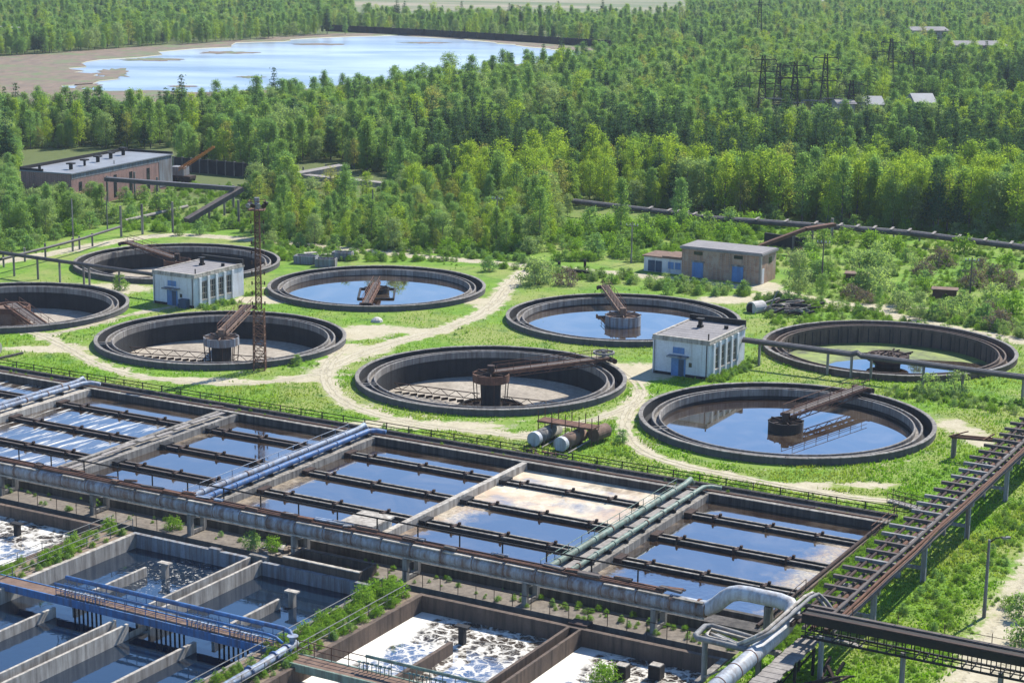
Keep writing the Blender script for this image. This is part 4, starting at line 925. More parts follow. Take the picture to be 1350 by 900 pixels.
for (x, y), h, lab, xa in (((17.8, 275.), 6.2, 'pale utility pole beside the track left of the low white annex', True), ((-2.6, 292.), 7.5, 'grey utility pole in front of the young birches, mid photo', True), ((-22.8, 298.), 7.5, 'tall grey pole at the trees left of the middle, under the far gallery', False),
                  ((44.0, 259.7), 6.5, 'dark utility pole behind the bushy tree right of the brick building', True), ((62.3, 248.2), 6.2, 'dark wooden pole among the bushes of the right meadow', True), ((-68.2, 283.9), 7.5, 'thin pole among the trees at the left edge', False),
                  ((-72.5, 335.), 7., 'thin pole left of the long brick building', False), ((-46.8, 352.), 8., 'tall pole beside the mobile crane', False), ((-66.5, 300.5), 5.5, 'curved lamp pole in front of the long brick building', False)):
    pole(Vector((x, y, 0)), h, lab, xarm=xa, mat='timber' if 'dark' in lab else 'concrete')

# ------------------------------------------------------------------ lattice light mast
lt = thing('lattice_mast', (-28.5, 204.2, 0), 'tall rusty lattice light mast in front of the left tanks', 'light mast')
def lattice(parent, name, mat, x, y, z0, z1, w0, w1, n, t=.09, rings=0):
    m = MB(); c = lambda f, s: Vector((x, y, 0)) + Vector((s[0], s[1], 0)) * ((w0 + (w1 - w0) * f) / 2) + Vector((0, 0, z0 + (z1 - z0) * f))
    S = [(-1, -1), (1, -1), (1, 1), (-1, 1)]
    for s in S: m.beam(c(0, s), c(1, s), t * 1.35)
    for i in range(n):
        for k in range(4):
            a, b_ = S[k], S[(k + 1) % 4]
            m.beam(c(i / n, a), c((i + 1) / n, b_), t * .75); m.beam(c(i / n, b_), c((i + 1) / n, a), t * .75); m.beam(c(i / n, a), c(i / n, b_), t)
    return m.build(name, mat, parent)
lattice(lt, 'lower_section', 'rust', -28.5, 204.2, 0, 7.0, 1.3, 1.15, 7, .075); lattice(lt, 'upper_section', 'rust', -28.5, 204.2, 7.0, 18.2, .62, .5, 15, .065)
m = MB()
for z in np.arange(7.6, 17, 1.15):
    m.beam((-29.2, 204.2, z), (-27.8, 204.2, z), .05); m.beam((-28.5, 203.5, z), (-28.5, 204.9, z), .05)
    for sx in (-.7, .7): m.beam((-28.5 + sx, 204.2, z - .15), (-28.5 + sx, 204.2, z + .25), .14)
m.build('cage_ring', 'rust_dark', lt)
m = MB(); m.box(-29.4, -27.6, 203.4, 205.0, 18.2, 18.3)
for x, y in ((-29.35, 203.45), (-27.65, 203.45), (-27.65, 204.95), (-29.35, 204.95)): m.beam((x, y, 18.3), (x, y, 19.3), .06)
for a, b_ in (((-29.35, 203.45), (-27.65, 203.45)), ((-27.65, 203.45), (-27.65, 204.95)), ((-27.65, 204.95), (-29.35, 204.95)), ((-29.35, 204.95), (-29.35, 203.45))): m.beam((*a, 19.25), (*b_, 19.25), .06)
m.build('platform', 'rust', lt)
for i, (dx, dy) in enumerate(((-.8, -.7), (-.28, -.75), (.28, -.75), (.8, -.7), (-.8, .7), (.8, .7))):
    m = MB(); p0 = Vector((-28.5 + dx, 204.2 + dy, 18.9)); m.tube([p0, p0 + Vector((dx * .12, dy * .3, -.12))], .18, 10, r2=.3); f_ = m.build('floodlight', 'black_steel' if i % 2 else 'concrete_blue', lt)
m = MB(); m.tube([(-28.5, 204.2, 18.3), (-28.5, 204.2, 19.6)], .3, 10); m.build('cap_drum', 'concrete_blue', lt)

# ------------------------------------------------------------------ pump houses
def pump_house(u0, v0, label, hue):
    W_, D_, H_ = 6.9, 10.5, 4.35
    t = thing('pump_house', W(u0 + W_ / 2, v0 + D_ / 2, 0), label, 'pump house', 'whitewashed pump houses'); O = W(u0, v0, 0)
    def B(): return MB(org=O, ang=TH)
    m = B(); m.box(0, W_, 0, D_, -.3, H_ - .42); m.build('wall', 'whitewash', t)
    m = B(); m.box(-.12, W_ + .12, -.12, D_ + .12, H_ - .418, H_ - .2); m.box(-.06, W_ + .06, -.06, .22, H_ - .198, H_ + .12); m.box(W_ - .22, W_ + .06, .221, D_ - .3, H_ - .198, H_ + .1); m.box(-.06, .22, .221, D_ - .3, H_ - .198, H_ + .1); m.build('cornice', 'concrete_pale', t)
    m = B(); m.box(-.06, W_ + .06, D_ - .29, D_ + .06, H_ - .198, H_ + .62); m.build('rear_parapet', 'tar', t)
    m = B(); m.box(.225, W_ - .225, .225, D_ - .3, H_ - .197, H_ - .02); rf = m.build('roof', 'felt_roof', t)
    m = B(); m.box(2.6, 3.0, 6.6, 7.0, H_ - .02, H_ + .95); m.box(2.4, 3.2, 6.4, 7.2, H_ + .951, H_ + 1.05); m.box(2.5, 3.1, 6.5, 7.1, H_ - .01, H_ + .25); m.build('chimney', 'black_steel', rf)
    m = B(); m.tube([(W_ - 1.2, 7.6, H_ - .02), (W_ - 1.2, 7.6, H_ + .35)], .25, 10); m.tube([(W_ - .5, .9, H_ - .02), (W_ - .5, .9, H_ + .7)], .08, 8); m.build('vent_pipe', 'black_steel', rf)
    m = B(); m.box(2.35, 4.1, -.06, .01, 0, 2.05); dr = m.build('door', 'blue_door', t)
    m = B(); m.box(3.25, 3.9, -.08, -.062, .05, 1.95); m.build('dark_leaf', 'dark_door', dr)
    m = B(); m.box(2.1, 4.5, -.9, -.004, 2.25, 2.42); m.build('canopy', 'concrete_blue', t)
    m = B(); m.box(2.5, 3.9, -.05, .01, 2.6, 3.3); w_ = m.build('window', 'blue_door', t)
    m = B(); m.box(4.5, 4.85, -.05, .01, 1.2, 1.7); m.build('window', 'glass_dark', t)
    if hue: m = B(); m.box(4.9, 6.1, -.9, -.05, 0, 1.15); m.build('meter_box', 'dark_door', t)
    m = B(); m.box(.1, W_ - .1, -.05, -.003, -.1, .32); m.build('plinth', 'concrete_dark', t)
    m = B(); m.tube([(W_ - .25, -.1, 0), (W_ - .25, -.1, H_ - .45)], .05, 6); m.build('downpipe', 'rust_dark', t); m = B(); m.tube([(.25, -.1, 0), (.25, -.1, H_ - .45)], .05, 6); m.build('downpipe', 'rail_grey', t)
    m = B()
    for y in np.arange(1.3, D_ - .5, 1.15): m.box(.23, W_ - .23, y, y + .05, H_ - .02, H_ - .012)
    m.build('felt_seam', 'concrete_grimy', rf)
    for i in range(5):
        y = 1.1 + i * 1.72
        m = B(); m.box(W_ + .003, W_ + .22, y - .22, y + .22, 0, H_ - .42); m.build('pilaster', 'whitewash', t)
    for i in range(4):
        y = 1.1 + i * 1.72 + .86
        m = B(); m.box(W_ + .002, W_ + .05, y - .58, y + .58, .95, 3.35); wn = m.build('window', 'glass_dark', t)
        m = B()
        for yy in (-.58, -.2, .2, .55): m.box(W_ + .051, W_ + .09, y + yy - .03, y + yy + .03, .95, 3.35)
        for z in (.95, 1.75, 2.55, 3.3): m.box(W_ + .092, W_ + .115, y - .58, y + .58, z - .03, z + .03)
        m.build('window_frame', 'concrete_pale', wn)
        m = B(); m.box(W_ + .002, W_ + .2, y - .6, y + .6, .80, .945); m.build('sill', 'concrete_pale', wn)
pump_house(-86.1, 186.8, 'whitewashed pump house beside the black water tank, with a pipe leaving its side', False)
pump_house(-159.2, 187.3, 'whitewashed pump house between the left dry tanks', True)

# ------------------------------------------------------------------ brick building and annex, right
t = thing('brick_building', W(-102, 246, 0), 'tan brick building with two blue doors behind the water filled tank', 'building'); O = W(-107.9, 243.2, 0)
def B(): return MB(org=O, ang=TH)
L_, D_, H_ = 12.3, 5.6, 4.1
m = B(); m.box(0, L_, 0, D_, -.3, H_); m.build('wall', 'brick_tan', t)
m = B(); m.box(-.25, L_ + .25, -.3, D_ + .3, H_ + .001, H_ + .32); m.box(-.1, L_ + .1, -.15, D_ + .15, H_ + .321, H_ + .42); m.build('roof', 'felt_roof', t)
for x in (1.7, 7.9):
    m = B(); m.box(x, x + 1.7, -.07, .01, .05, 2.25); d_ = m.build('door', 'blue_door', t); m = B(); m.box(x - .18, x + 1.88, -.05, -.003, 2.255, 2.5); m.build('lintel', 'concrete', d_)
for x in (1.9, 8.1): m = B(); m.box(x, x + 1.35, -.04, .01, 3.35, 3.85); m.build('window', 'glass_dark', t)
m = B(); m.box(L_ - .01, L_ + .04, 2.8, 3.9, 2.7, 3.5); m.build('window', 'glass_dark', t)
m = B(); m.box(L_ - .01, L_ + .05, .25, 1.1, .05, 2.2); m.build('door', 'whitewash', t)
m = B(); m.box(L_ - .35, L_ + .02, -.03, .3, 0, H_ - .02); m.build('corner_pier', 'concrete_pale', t)
t = thing('white_annex', W(-111.5, 245.5, 0), 'low white annex with flat patched roof left of the tan brick building', 'building'); O = W(-114.4, 244.2, 0)
m = B(); m.box(0, 6.45, 0, 4.4, -.3, 2.2); m.build('wall', 'whitewash', t)
m = B(); m.box(-.2, 3.0, -.3, 4.6, 2.201, 2.38); m.box(3.02, 6.45, -.25, 4.5, 2.201, 2.55); m.build('roof', 'rust_pale', t)
for x, w_ in ((.7, 1.1), (1.9, 1.0)): m = B(); m.box(x, x + w_, -.05, .01, .05, 1.7); m.build('door', 'dark_door', t)
for x in (3.9, 5.0): m = B(); m.box(x, x + .9, -.05, .01, .7, 1.7); m.build('window', 'blue_door', t)

# ------------------------------------------------------------------ long brick building, far left
t = thing('long_brick_building', (-74, 336, 0), 'long red brick building with pale metal roof and a row of vents, far left', 'building'); O = Vector((-77.1, 321.3, 0)); BA = R(67.8)
def B(): return MB(org=O, ang=BA)
L_, D_, H_ = 32., 10.6, 6.2
m = B(); m.box(0, L_, 0, D_, -.3, H_ - .9); m.build('wall', 'brick_red', t)
m = B(); m.box(.15, L_ - .15, -.04, .0, H_ - .898, H_ - .15); m.box(L_ - 4.4, L_ + .05, -.06, -.042, .5, H_ - .2); m.build('plaster_band', 'concrete_blue', t)
m = B(); m.box(0, L_, .001, D_ - .001, H_ - .9, H_ - .02); m.build('upper_wall', 'brick_red', t)
m = B(); m.box(-.2, L_ + .2, -.25, D_ + .2, H_ - .018, H_ + .18); rf = m.build('roof', 'metal_roof', t)
m = B(); m.box(-.1, L_ + .1, D_ - .15, D_ + .15, H_ + .182, H_ + .75); m.box(L_ - .2, L_ + .15, -.2, D_ - .16, H_ + .182, H_ + .6); m.box(-.15, .1, D_ * .55, D_ - .16, H_ + .182, H_ + .6); m.build('parapet', 'tar', t)
for i in range(5):
    x, y = 4.5 + i * 5.4, 3.2 + i * .9; m = B(); m.tube([(x, y, H_ + .18), (x, y, H_ + 1.1)], .34 if i != 1 else .22, 10); m.box(x - .6, x + .6, y - .6, y + .6, H_ + 1.1, H_ + 1.35 + (.3 if i == 4 else 0)); m.build('roof_vent', 'black_steel', rf)
m = B(); m.tube([(2.2, 8.2, H_ + .18), (2.2, 8.2, H_ + 1.0)], .25, 10); m.build('roof_vent', 'black_steel', rf)
for x in (2.2, 12.8, 17.8, 23.5): m = B(); m.box(x, x + .9, -.05, .01, .6, 4.6); m.build('window', 'glass_dark', t)
for y in (2.5, 6.3): m = B(); m.box(-.05, .01, y, y + 1.3, 2.6, 3.7); m.build('window', 'glass_dark', t)
m = B(); m.box(-3.2, -.004, 1.2, 4.6, -.2, 2.6); m.box(-3.4, -.004, 1.0, 4.8, 2.61, 2.85); m.build('lean_to', 'brick_red', t)
m = B(); m.box(-.35, 8., -.9, -.06, 2.7, 2.95); m.build('canopy', 'rust', t)

# ------------------------------------------------------------------ raised pipes and galleries
def pipe_on_posts(name, pts, z, r, posts, label, mat='pipe_dark', post_mat='concrete', cat='overhead pipe', twin=False, square=None):
    pts = [Vector(p) for p in pts]; mid = sum(pts, Vector()) / len(pts)
    t = thing(name, (mid.x, mid.y, 0), label, cat)
    if square:
        m = MB()
        for a, b_ in zip(pts[:-1], pts[1:]): m.beam(a, b_, square[0], square[1])
        m.build('gallery', mat, t)
    else:
        m = MB(); m.tube(pts, r, 10); m.build('pipe_body', mat, t)
        if twin: m = MB(); m.tube([p + Vector((.1, .35, r * .8)) for p in pts], r * .5, 8); m.build('thin_pipe', 'timber_pale', t)
    for p in posts:
        p = tuple(p)[:2] if isinstance(p, Vector) else p
        q = Vector((p[0], p[1], 0)); zt = z if len(p) < 3 else p[2]
        m = MB(); m.tube([q + Vector((0, 0, -.3)), q + Vector((0, 0, zt - r * .5))], .16 if len(p) < 4 else p[3], 8); m.build('post', post_mat, t)
    return t
hz = 2.6
pipe_on_posts('overhead_pipe', [W(-79.1, 196.4, hz + .15), W(-66, 196.4, hz + .05), W(-65.3, 196.4, hz + .3), W(-64.8, 196.4, hz), W(-46, 196.4, hz - .1), W(-25, 196.4, hz - .2)], hz, .26, [W(u, 196.4) for u in (-77.0, -68.7, -65.9, -63.6, -57.6, -53.2, -46.6, -38)], 'dark overhead pipe on posts leaving the pump house across the abandoned tank', twin=True)
pipe_on_posts('overhead_pipe', [W(-205, 192.3, 3.1), W(-186, 191.8, 3.0), W(-165.5, 191.2, 2.9), W(-159.2, 191.0, 2.9)], 3.0, .26, [W(u, 191.4) for u in (-197, -188, -183.5, -179.4, -175, -174, -168.6)], 'dark overhead pipe on posts reaching the left pump house between the dry tanks', twin=False)
a0 = [at(*p, 2.2) for p in ((158, 299), (110, 314), (60, 327), (0, 342), (-60, 356))]
pipe_on_posts('overhead_pipe', a0, 2.2, .2, [at(*p) for p in ((122, 325), (105, 329), (96, 331.5), (60, 339), (33, 345), (5, 352))], 'thin dark pipe on posts along the track at the left edge', 'pipe_dark')
g0, g1 = at(140, 236, 5.4), at(311, 249, 5.4)
pipe_on_posts('conveyor_gallery', [g0, g1], 5.2, .5, [tuple(at(*p)[:2]) + (5.2, .2) for p in ((160, 312), (188, 309), (228, 306), (142, 268), (208, 270), (178, 262))], 'dark raised gallery on tall posts in front of the long brick building', 'pipe_dark', cat='gallery', square=(1.2, .7))
pipe_on_posts('conveyor_gallery', [at(318, 249, 5.3), at(246, 291, 1.2)], 3, .4, [tuple(at(*p)[:2]) + (z_, .2) for p, z_ in (((262, 293), 1.6), ((276, 290), 2.3), ((296, 284), 3.6), ((308, 277), 4.6), ((315, 300), 4.8))], 'dark sloping gallery coming down to the bushes beside the raised gallery', 'timber', cat='gallery', square=(1.3, .8))
pipe_on_posts('ground_pipe', [at(165, 291, .9), at(247, 272, .9)], .9, .28, [tuple(at(*p)[:2]) for p in ((187, 289), (230, 279))], 'pale pipe lying low in the grass in front of the long brick building', 'timber_pale', cat='pipe')
pipe_on_posts('conveyor_gallery', [at(391, 231, 3.2), at(452, 220, 3.6)], 3.2, .4, [tuple(at(*p)[:2]) for p in ((400, 240), (430, 236))], 'short pale roofed gallery rising among the trees left of the middle', 'timber_pale', cat='gallery', square=(2.2, .9))
pipe_on_posts('conveyor_gallery', [at(392, 232, 2.8), at(508, 244, 3.2)], 2.8, .4, [tuple(at(*p)[:2]) for p in ((430, 258), (478, 262), (500, 262))], 'longer pale roofed gallery among the trees left of the middle', 'timber_pale', cat='gallery', square=(2.0, .9))
rz_ = 1.6
prow = [at(755, 266, 2.4), at(880, 281, 2.0), at(930, 288, 1.8), at(1100, 300, 1.8), at(1200, 308, 1.8), at(1350, 327, 1.8), at(1420, 335, 1.8)]
t = pipe_on_posts('pipe_rack', prow, 1.6, .40, [tuple(at(px, 291 + (px - 930) * .095)[:2]) for px in range(940, 1350, 34)], 'long dark pipe rack on low sleepers along the foot of the forest', 'pipe_dark', cat='pipe rack', twin=True)
m = MB()
for i in range(1, 23):
    f = i / 23 * 5.2 + .6; k = min(int(f), 5); p = prow[k].lerp(prow[k + 1], f - k); m.beam(p + Vector((-.5, -.9, .55)), p + Vector((.4, 1.1, .65)), .4, .12)
m.build('cross_sleeper', 'timber_pale', t)
pipe_on_posts('conveyor_gallery', [at(1000, 325, 1.0), at(1062, 302, 3.8), at(1100, 296, 4.2)], 3, .3, [tuple(at(*p)[:2]) + (z_, .25) for p, z_ in (((1046, 328), 2.6), ((1058, 326), 3.0), ((1070, 322), 3.6), ((1096, 318), 3.9))], 'rusty pipe bridge climbing to the pipe rack behind the brick building', 'rust', cat='pipe bridge', square=(1.1, .5))
t = thing('concrete_wall', at(1035, 330), 'dark concrete wall in the grass behind the brick building', 'wall')
a_, b_ = at(1008, 322), at(1062, 330); m = MB(); m.beam(a_ + Vector((0, 0, .8)), b_ + Vector((0, 0, .8)), .4, 2.2); m.build('panel', 'concrete_dark', t)
t = thing('perimeter_wall', at(300, 232), 'long dark panel wall behind the mobile crane', 'wall')
m = MB(); A, B_ = at(230, 225), at(392, 240)
for i in range(14): m.beam(A.lerp(B_, i / 14) + Vector((0, 0, 1.2)), A.lerp(B_, (i + .97) / 14) + Vector((0, 0, 1.2)), .25, 3.2)
m.build('panel', 'concrete_dark', t)
m = MB()
for i in range(15): p = A.lerp(B_, i / 14); m.tube([p, p + Vector((0, 0, 2.95))], .2, 6)
m.build('post', 'concrete', t)
t = thing('lake_fence', at(640, 52), 'long black panel fence behind the lake', 'fence')
fp = [at(*p) for p in ((430, 41), (560, 47.5), (700, 56), (850, 66))]; m = MB(); m2 = MB()
for a, b_ in zip(fp[:-1], fp[1:]):
    for i in range(12): m.beam(a.lerp(b_, i / 12) + Vector((0, 0, 1.2)), a.lerp(b_, (i + .96) / 12) + Vector((0, 0, 1.2)), .4, 3.4)
    for i in range(13): p = a.lerp(b_, i / 12); m2.tube([p, p + Vector((0, 0, 3.1))], .35, 6)
m.build('panel', 'tar', t); m2.build('post', 'black_steel', t)
t = thing('dark_shed', at(10, 49), 'long dark shed among trees at the upper left corner', 'shed'); a_, b_ = at(-20, 48), at(29, 51); m = MB(); m.beam(a_ + Vector((0, 0, 2)), b_ + Vector((0, 0, 2)), 5, 4); m.build('wall', 'tar', t); m = MB(); m.beam(a_ + Vector((0, 0, 4.3)), b_ + Vector((0, 0, 4.3)), 6, .5); m.build('roof', 'felt_roof', t)

# ------------------------------------------------------------------ mobile crane
cp = at(238, 239); t = thing('mobile_crane', cp, 'old mobile crane with rusty raised boom beside the long brick building', 'crane')
def B(): return MB(org=cp, ang=R(-20))
m = B(); m.box(-2.8, 2.8, -1.2, 1.2, .7, 1.2); m.build('chassis', 'rust_dark', t)
m = B(); m.box(-1.6, 1.4, -1.1, 1.1, 1.25, 2.9); m.box(-2.3, -1.61, -1.0, 1.0, 1.3, 2.3); m.build('cab', 'concrete_blue', t)
for x in (-2., -.7, .9, 2.1): m = B(); m.tube([(x, -1.3, .55), (x, 1.3, .55)], .55, 12); m.build('wheel', 'tar', t)
m = MB(); bt = at(282, 194, 7.6); b0 = cp + Vector((-1.2, 0, 1.6))
for o_ in (Vector((.3, 0, .3)), Vector((-.3, 0, .3)), Vector((.3, 0, -.3)), Vector((-.3, 0, -.3))): m.beam(b0 + o_, bt + o_ * .4, .12)
for i in range(12): p, q = b0.lerp(bt, i / 12), b0.lerp(bt, (i + 1) / 12); m.beam(p + Vector((.3, 0, .25)), q + Vector((-.3, 0, .25)), .07); m.beam(p + Vector((-.3, 0, -.2)), q + Vector((-.3, 0, .25)), .07)
m.build('boom', 'yellow_steel', t)

# ------------------------------------------------------------------ yard clutter
t = thing('storage_vessels', W(-80, 155, 0), 'two pale horizontal vessels under a rusty platform by the basins', 'vessel')
vz = .75
for k, (px, py, L) in enumerate(((703.7, 588.5, 4.6), (738.5, 595.5, 4.4))):
    q = toUV(at(px, py)); m = MB(uv=True); m.tube([(q[0], q[1], vz), (q[0] + .05, q[1] + L, vz)], .69, 24); v_ = m.build('vessel_body', 'rust_pale' if k else 'concrete', t, True)
    for p_ in v_.data.polygons: p_.use_smooth = len(p_.vertices) == 4
    m = MB(uv=True); m.tube([(q[0], q[1] - .08, vz), (q[0], q[1] + .5, vz)], .715, 24); m.build('end_cap', 'pipe_silver', v_)
    m = MB(uv=True); m.box(q[0] - .7, q[0] + .7, q[1] + .7, q[1] + 1., 0, .4); m.box(q[0] - .7, q[0] + .7, q[1] + 3., q[1] + 3.3, 0, .4); m.build('saddle', 'tar', v_)
    m = MB(uv=True); m.tube([(q[0] + 1.05, q[1] - .3, .15), (q[0] + 1.1, q[1] + L + .6, .4)], .07, 6); m.build('drain_pipe', 'timber_pale', v_)
q = toUV(at(703.7, 588.5)); m = MB(uv=True); m.box(q[0] - 1.1, q[0] + 5.0, q[1] + 2.6, q[1] + 4.2, 1.72, 1.9); m.build('platform', 'rust', t)
m = MB(uv=True)
for du in (-1, .5, 2, 3.5, 4.9):
    for dv in (2.7, 4.1): m.tube([(q[0] + du, q[1] + dv, 0), (q[0] + du, q[1] + dv, 2.9)], .05, 5)
m.build('platform_post', 'rust', t)
m = MB(uv=True); m.tube([(q[0] + 4.4, q[1] + 4.0, .9), (q[0] + 4.7, q[1] + 6.2, .9)], .72, 20); m.build('rear_vessel', 'rust_pale', t)
t = thing('scrap_heap', W(-80.5, 151, 0), 'dark heap of scrap boards in front of the two vessels', 'scrap')
for i in range(20):
    u, v = random.uniform(-83, -77), random.uniform(149.8, 151.3); m = MB(uv=True); m.beam((u, v, random.uniform(.05, .35)), (u + random.uniform(-1.3, 1.3), v + random.uniform(-.4, .4), random.uniform(.05, .4)), random.uniform(.1, .35), .08); m.build('scrap_piece', random.choice(['tar', 'rust_dark', 'timber', 'rust']), t)
for i, (px, py, a, lab) in enumerate(((404, 347, -12, 'overgrown grey concrete tub, leftmost of the tubs behind the blue tank'), (430, 351, -6, 'open grey concrete tub, nearest of the tubs behind the blue tank'), (452, 342, -8, 'dark grey concrete tub, rightmost of the tubs behind the blue tank'), (424, 341, -14, 'pale broken slab pile between the concrete tubs'))):
    p0 = at(px, py); t = thing('concrete_tub', p0, lab, 'concrete tub'); w_ = 1.5 if i else 1.7
    def B(): return MB(org=p0, ang=R(a))
    if i < 3:
        m = B(); m.box(-w_, w_, -.9, -.75, 0, 1.2); m.box(-w_, w_, .75, .9, 0, 1.2); m.box(-w_, -w_ + .15, -.75, .75, 0, 1.2); m.box(w_ - .15, w_, -.75, .75, 0, 1.2); m.build('tub_wall', 'concrete_blue', t)
        m = B(); m.sheet([(-w_, -.8), (w_, -.8), (w_, .8), (-w_, .8)], .5 if i else .95); m.build('fill', 'soil', t)
    else:
        for j in range(7): m = MB(org=p0 + Vector((random.uniform(-2, 2.4), random.uniform(-.8, 1.), .15 + j * .12)), ang=random.uniform(-.5, .5)); m.box(-1., 1., -.5, .5, -.1, .1); m.build('slab', 'concrete_pale', t)
p0 = at(497, 424); t = MB(org=p0, ang=.4)
t.lathe((0, 0), [(0, .6), (.35, .55), (.7, .3), (.8, 0), (.7, -.2)], 9); tag(t.build('boulder', 'boulder'), 'small pale boulder in the grass left of the sandy crossing', 'boulder')
t = thing('rubble_pile', at(1025, 412), 'heap of dark broken beams and slabs behind the abandoned tank', 'rubble')
pb = at(990, 412); m = MB(); m.tube([pb + Vector((0, 0, .5)), pb + Vector((1.6, 1.2, .5))], .95, 20); pp = m.build('concrete_pipe', 'boulder', t); m = MB(); m.tube([pb + Vector((-.02, -.02, .5)), pb + Vector((-.01, -.01, .5))], .75, 20); m.build('pipe_mouth', 'tar', pp)
for i in range(60):
    p_ = at(random.gauss(1035, 18), random.gauss(411, 4)); a = random.uniform(-.8, .6); L = random.uniform(.6, 2.8); m = MB(); z0 = random.uniform(.05, 1.0)
    m.beam(p_ + Vector((0, 0, z0)), p_ + Vector((L * math.cos(a), L * math.sin(a), z0 + random.uniform(-.3, .5))), random.uniform(.15, .5), random.uniform(.1, .3)); m.build('broken_beam', random.choice(['concrete', 'rust_dark', 'concrete_dark', 'tar', 'timber', 'concrete_blue']), t)
m = MB(); p_ = at(1013, 409); m.beam(p_, p_ + Vector((1.1, 0, 2.6)), .15); m.build('pole', 'timber_pale', t)
t = thing('pipe_fitting', at(760, 363), 'black pipe elbow and valve beside the purple grey bush', 'pipe')
m = MB(); p0 = at(766, 358, .9); m.tube([at(748, 356, 1.0), p0, at(778, 359, .9), at(781, 360, .75), at(782, 366, .3), at(783, 369, 0.)], .24, 10); m.build('pipe_body', 'black_steel', t, True)
m = MB(); p0 = at(737, 358); m.tube([p0, p0 + Vector((0, 0, 1.5))], .22, 8); m.tube([p0 + Vector((-.6, 0, .6)), p0 + Vector((.6, 0, .6))], .15, 8); p0 = at(771, 356); m.tube([p0, p0 + Vector((0, 0, 1.6))], .2, 8); m.build('valve', 'black_steel', t)
t = thing('vessel_stub', at(-2, 462), 'pale cylinder end with a log at the left edge', 'vessel'); p0 = at(-3, 468); m = MB(); m.tube([p0 + Vector((0, 0, .8)), p0 + Vector((-2.5, 1.2, .8))], .8, 18); m.build('body', 'concrete_pale', t); m = MB(); m.beam(at(-10, 474, .2), at(30, 465, .15), .25); m.build('log', 'timber', t)
for (px, py, lab) in ((1130, 372, 'rusty brown box hut among bushes of the right meadow'), (1245, 393, 'small rusty box among bushes left of the dark wooden pole')):
    p0 = at(px, py); t = thing('rusty_hut', p0, lab, 'hut'); m = MB(org=p0, ang=R(-15)); m.box(-1.6, 1.6, -.9, .9, -.1, 1.25); m.build('wall', 'rust', t); m = MB(org=p0, ang=R(-15)); m.box(-1.8, 1.8, -1.1, 1.1, 1.252, 1.4); m.build('roof', 'rust_pale', t)

# ------------------------------------------------------------------ pylons and far buildings
def pylon(px, py, h, label, w0=2.6, arms=3):
    p = at(px, py); t = thing('power_pylon', p, label, 'pylon', 'power pylons above the forest')
    h -= .4; lattice(t, 'tower', 'black_steel', p.x, p.y, 0, h, w0, .7, 9, .105)
    for i in range(arms):
        z = h - 1 - i * 3.0; m = MB(); wd = 3.2 if i != 1 else 4.2
        m.beam((p.x - wd, p.y, z), (p.x + wd, p.y, z), .2); m.beam((p.x - wd, p.y, z), (p.x, p.y, z + 1.1), .12); m.beam((p.x + wd, p.y, z), (p.x, p.y, z + 1.1), .12); a_ = m.build('crossarm', 'black_steel', t)
        m = MB()
        for sx in (-wd, wd): m.tube([(p.x + sx, p.y, z), (p.x + sx, p.y, z - 1.2)], .12, 6)
        m.build('insulator', 'glass_dark', a_)
for px, py, h, lab in ((1045, 172, 17.5, 'tallest dark pylon standing over the pines, right of centre'), (1003, 168, 18.5, 'dark pylon left of the tallest one over the pines'), (970, 160, 10.5, 'short dark pylon, leftmost over the pines'), (1085, 160, 18., 'dark pylon right of the tallest one over the pines'), (1024, 150, 14., 'slim pylon between the two tall left pylons over the pines'), (1120, 166, 12., 'short dark pylon, rightmost of the pylons by the switchyard'), (1000, 62, 22., 'faint tall pylon far off above the left pylons'), (1172, 120, 16.5, 'thin far pylon left of the distant grey roofs'), (1200, 115, 12., 'short far pylon nearest the distant grey roofs')):
    pylon(px, py, h, lab)
t = thing('switchyard_gantry', at(1080, 165), 'low grey steel gantries of a switchyard at the foot of the pylons', 'gantry'); m = MB()
for i in range(9):
    p = at(1000 + i * 14, 160 + (i % 3) * 3); m.beam(p, p + Vector((0, 0, 6)), .25)
    if i % 2 == 0: m.beam(p + Vector((0, 0, 6)), p + Vector((6, -1, 6)), .3)
m.build('frame', 'rail_grey', t)
def shed(px0, px1, py, dep, h, wall, roof, label, name='far_building', roofh=.8):
    a, b_ = at(px0, py), at(px1, py); d = b_ - a; L = d.length; t = thing(name, (a + b_) / 2, label, 'building'); ang = math.atan2(d.y, d.x)
    m = MB(org=a, ang=ang); m.box(0, L, 0, dep, -.2, h); m.build('wall', wall, t)
    m = MB(org=a, ang=ang); m.add([(-.4, -.5, h + .002), (L + .4, -.5, h + .002), (L + .4, dep + .5, h + .002), (-.4, dep + .5, h + .002), (-.4, dep / 2, h + roofh), (L + .4, dep / 2, h + roofh)], [(0, 1, 5, 4), (2, 3, 4, 5), (0, 4, 3), (1, 2, 5), (0, 3, 2, 1)]); m.build('roof', roof, t)
    m = MB(org=a, ang=ang); n = max(2, int(L / 4))
    for i in range(n): m.box(L * (i + .25) / n, L * (i + .7) / n, -.06, .0, h * .35, h * .75)
    m.build('window', 'glass_dark', t)
shed(1206, 1232, 158, 8, 4.5, 'blue_door', 'metal_roof', 'small blue walled building with pale roof in the pines', roofh=2.2)
shed(1140, 1164, 158, 7, 4., 'blue_paint', 'metal_roof', 'small building with pale blue roof beside the switchyard', roofh=2.)
shed(1104, 1126, 168, 6, 6., 'concrete_pale', 'felt_roof', 'narrow grey building at the switchyard')
shed(1203, 1250, 52, 12, 4, 'concrete_pale', 'felt_roof', 'long far building with pale roof, upper right', roofh=1.5)
shed(1258, 1326, 75, 14, 4.5, 'concrete', 'felt_roof', 'long distant grey roofed building at the upper right edge', roofh=1.5)

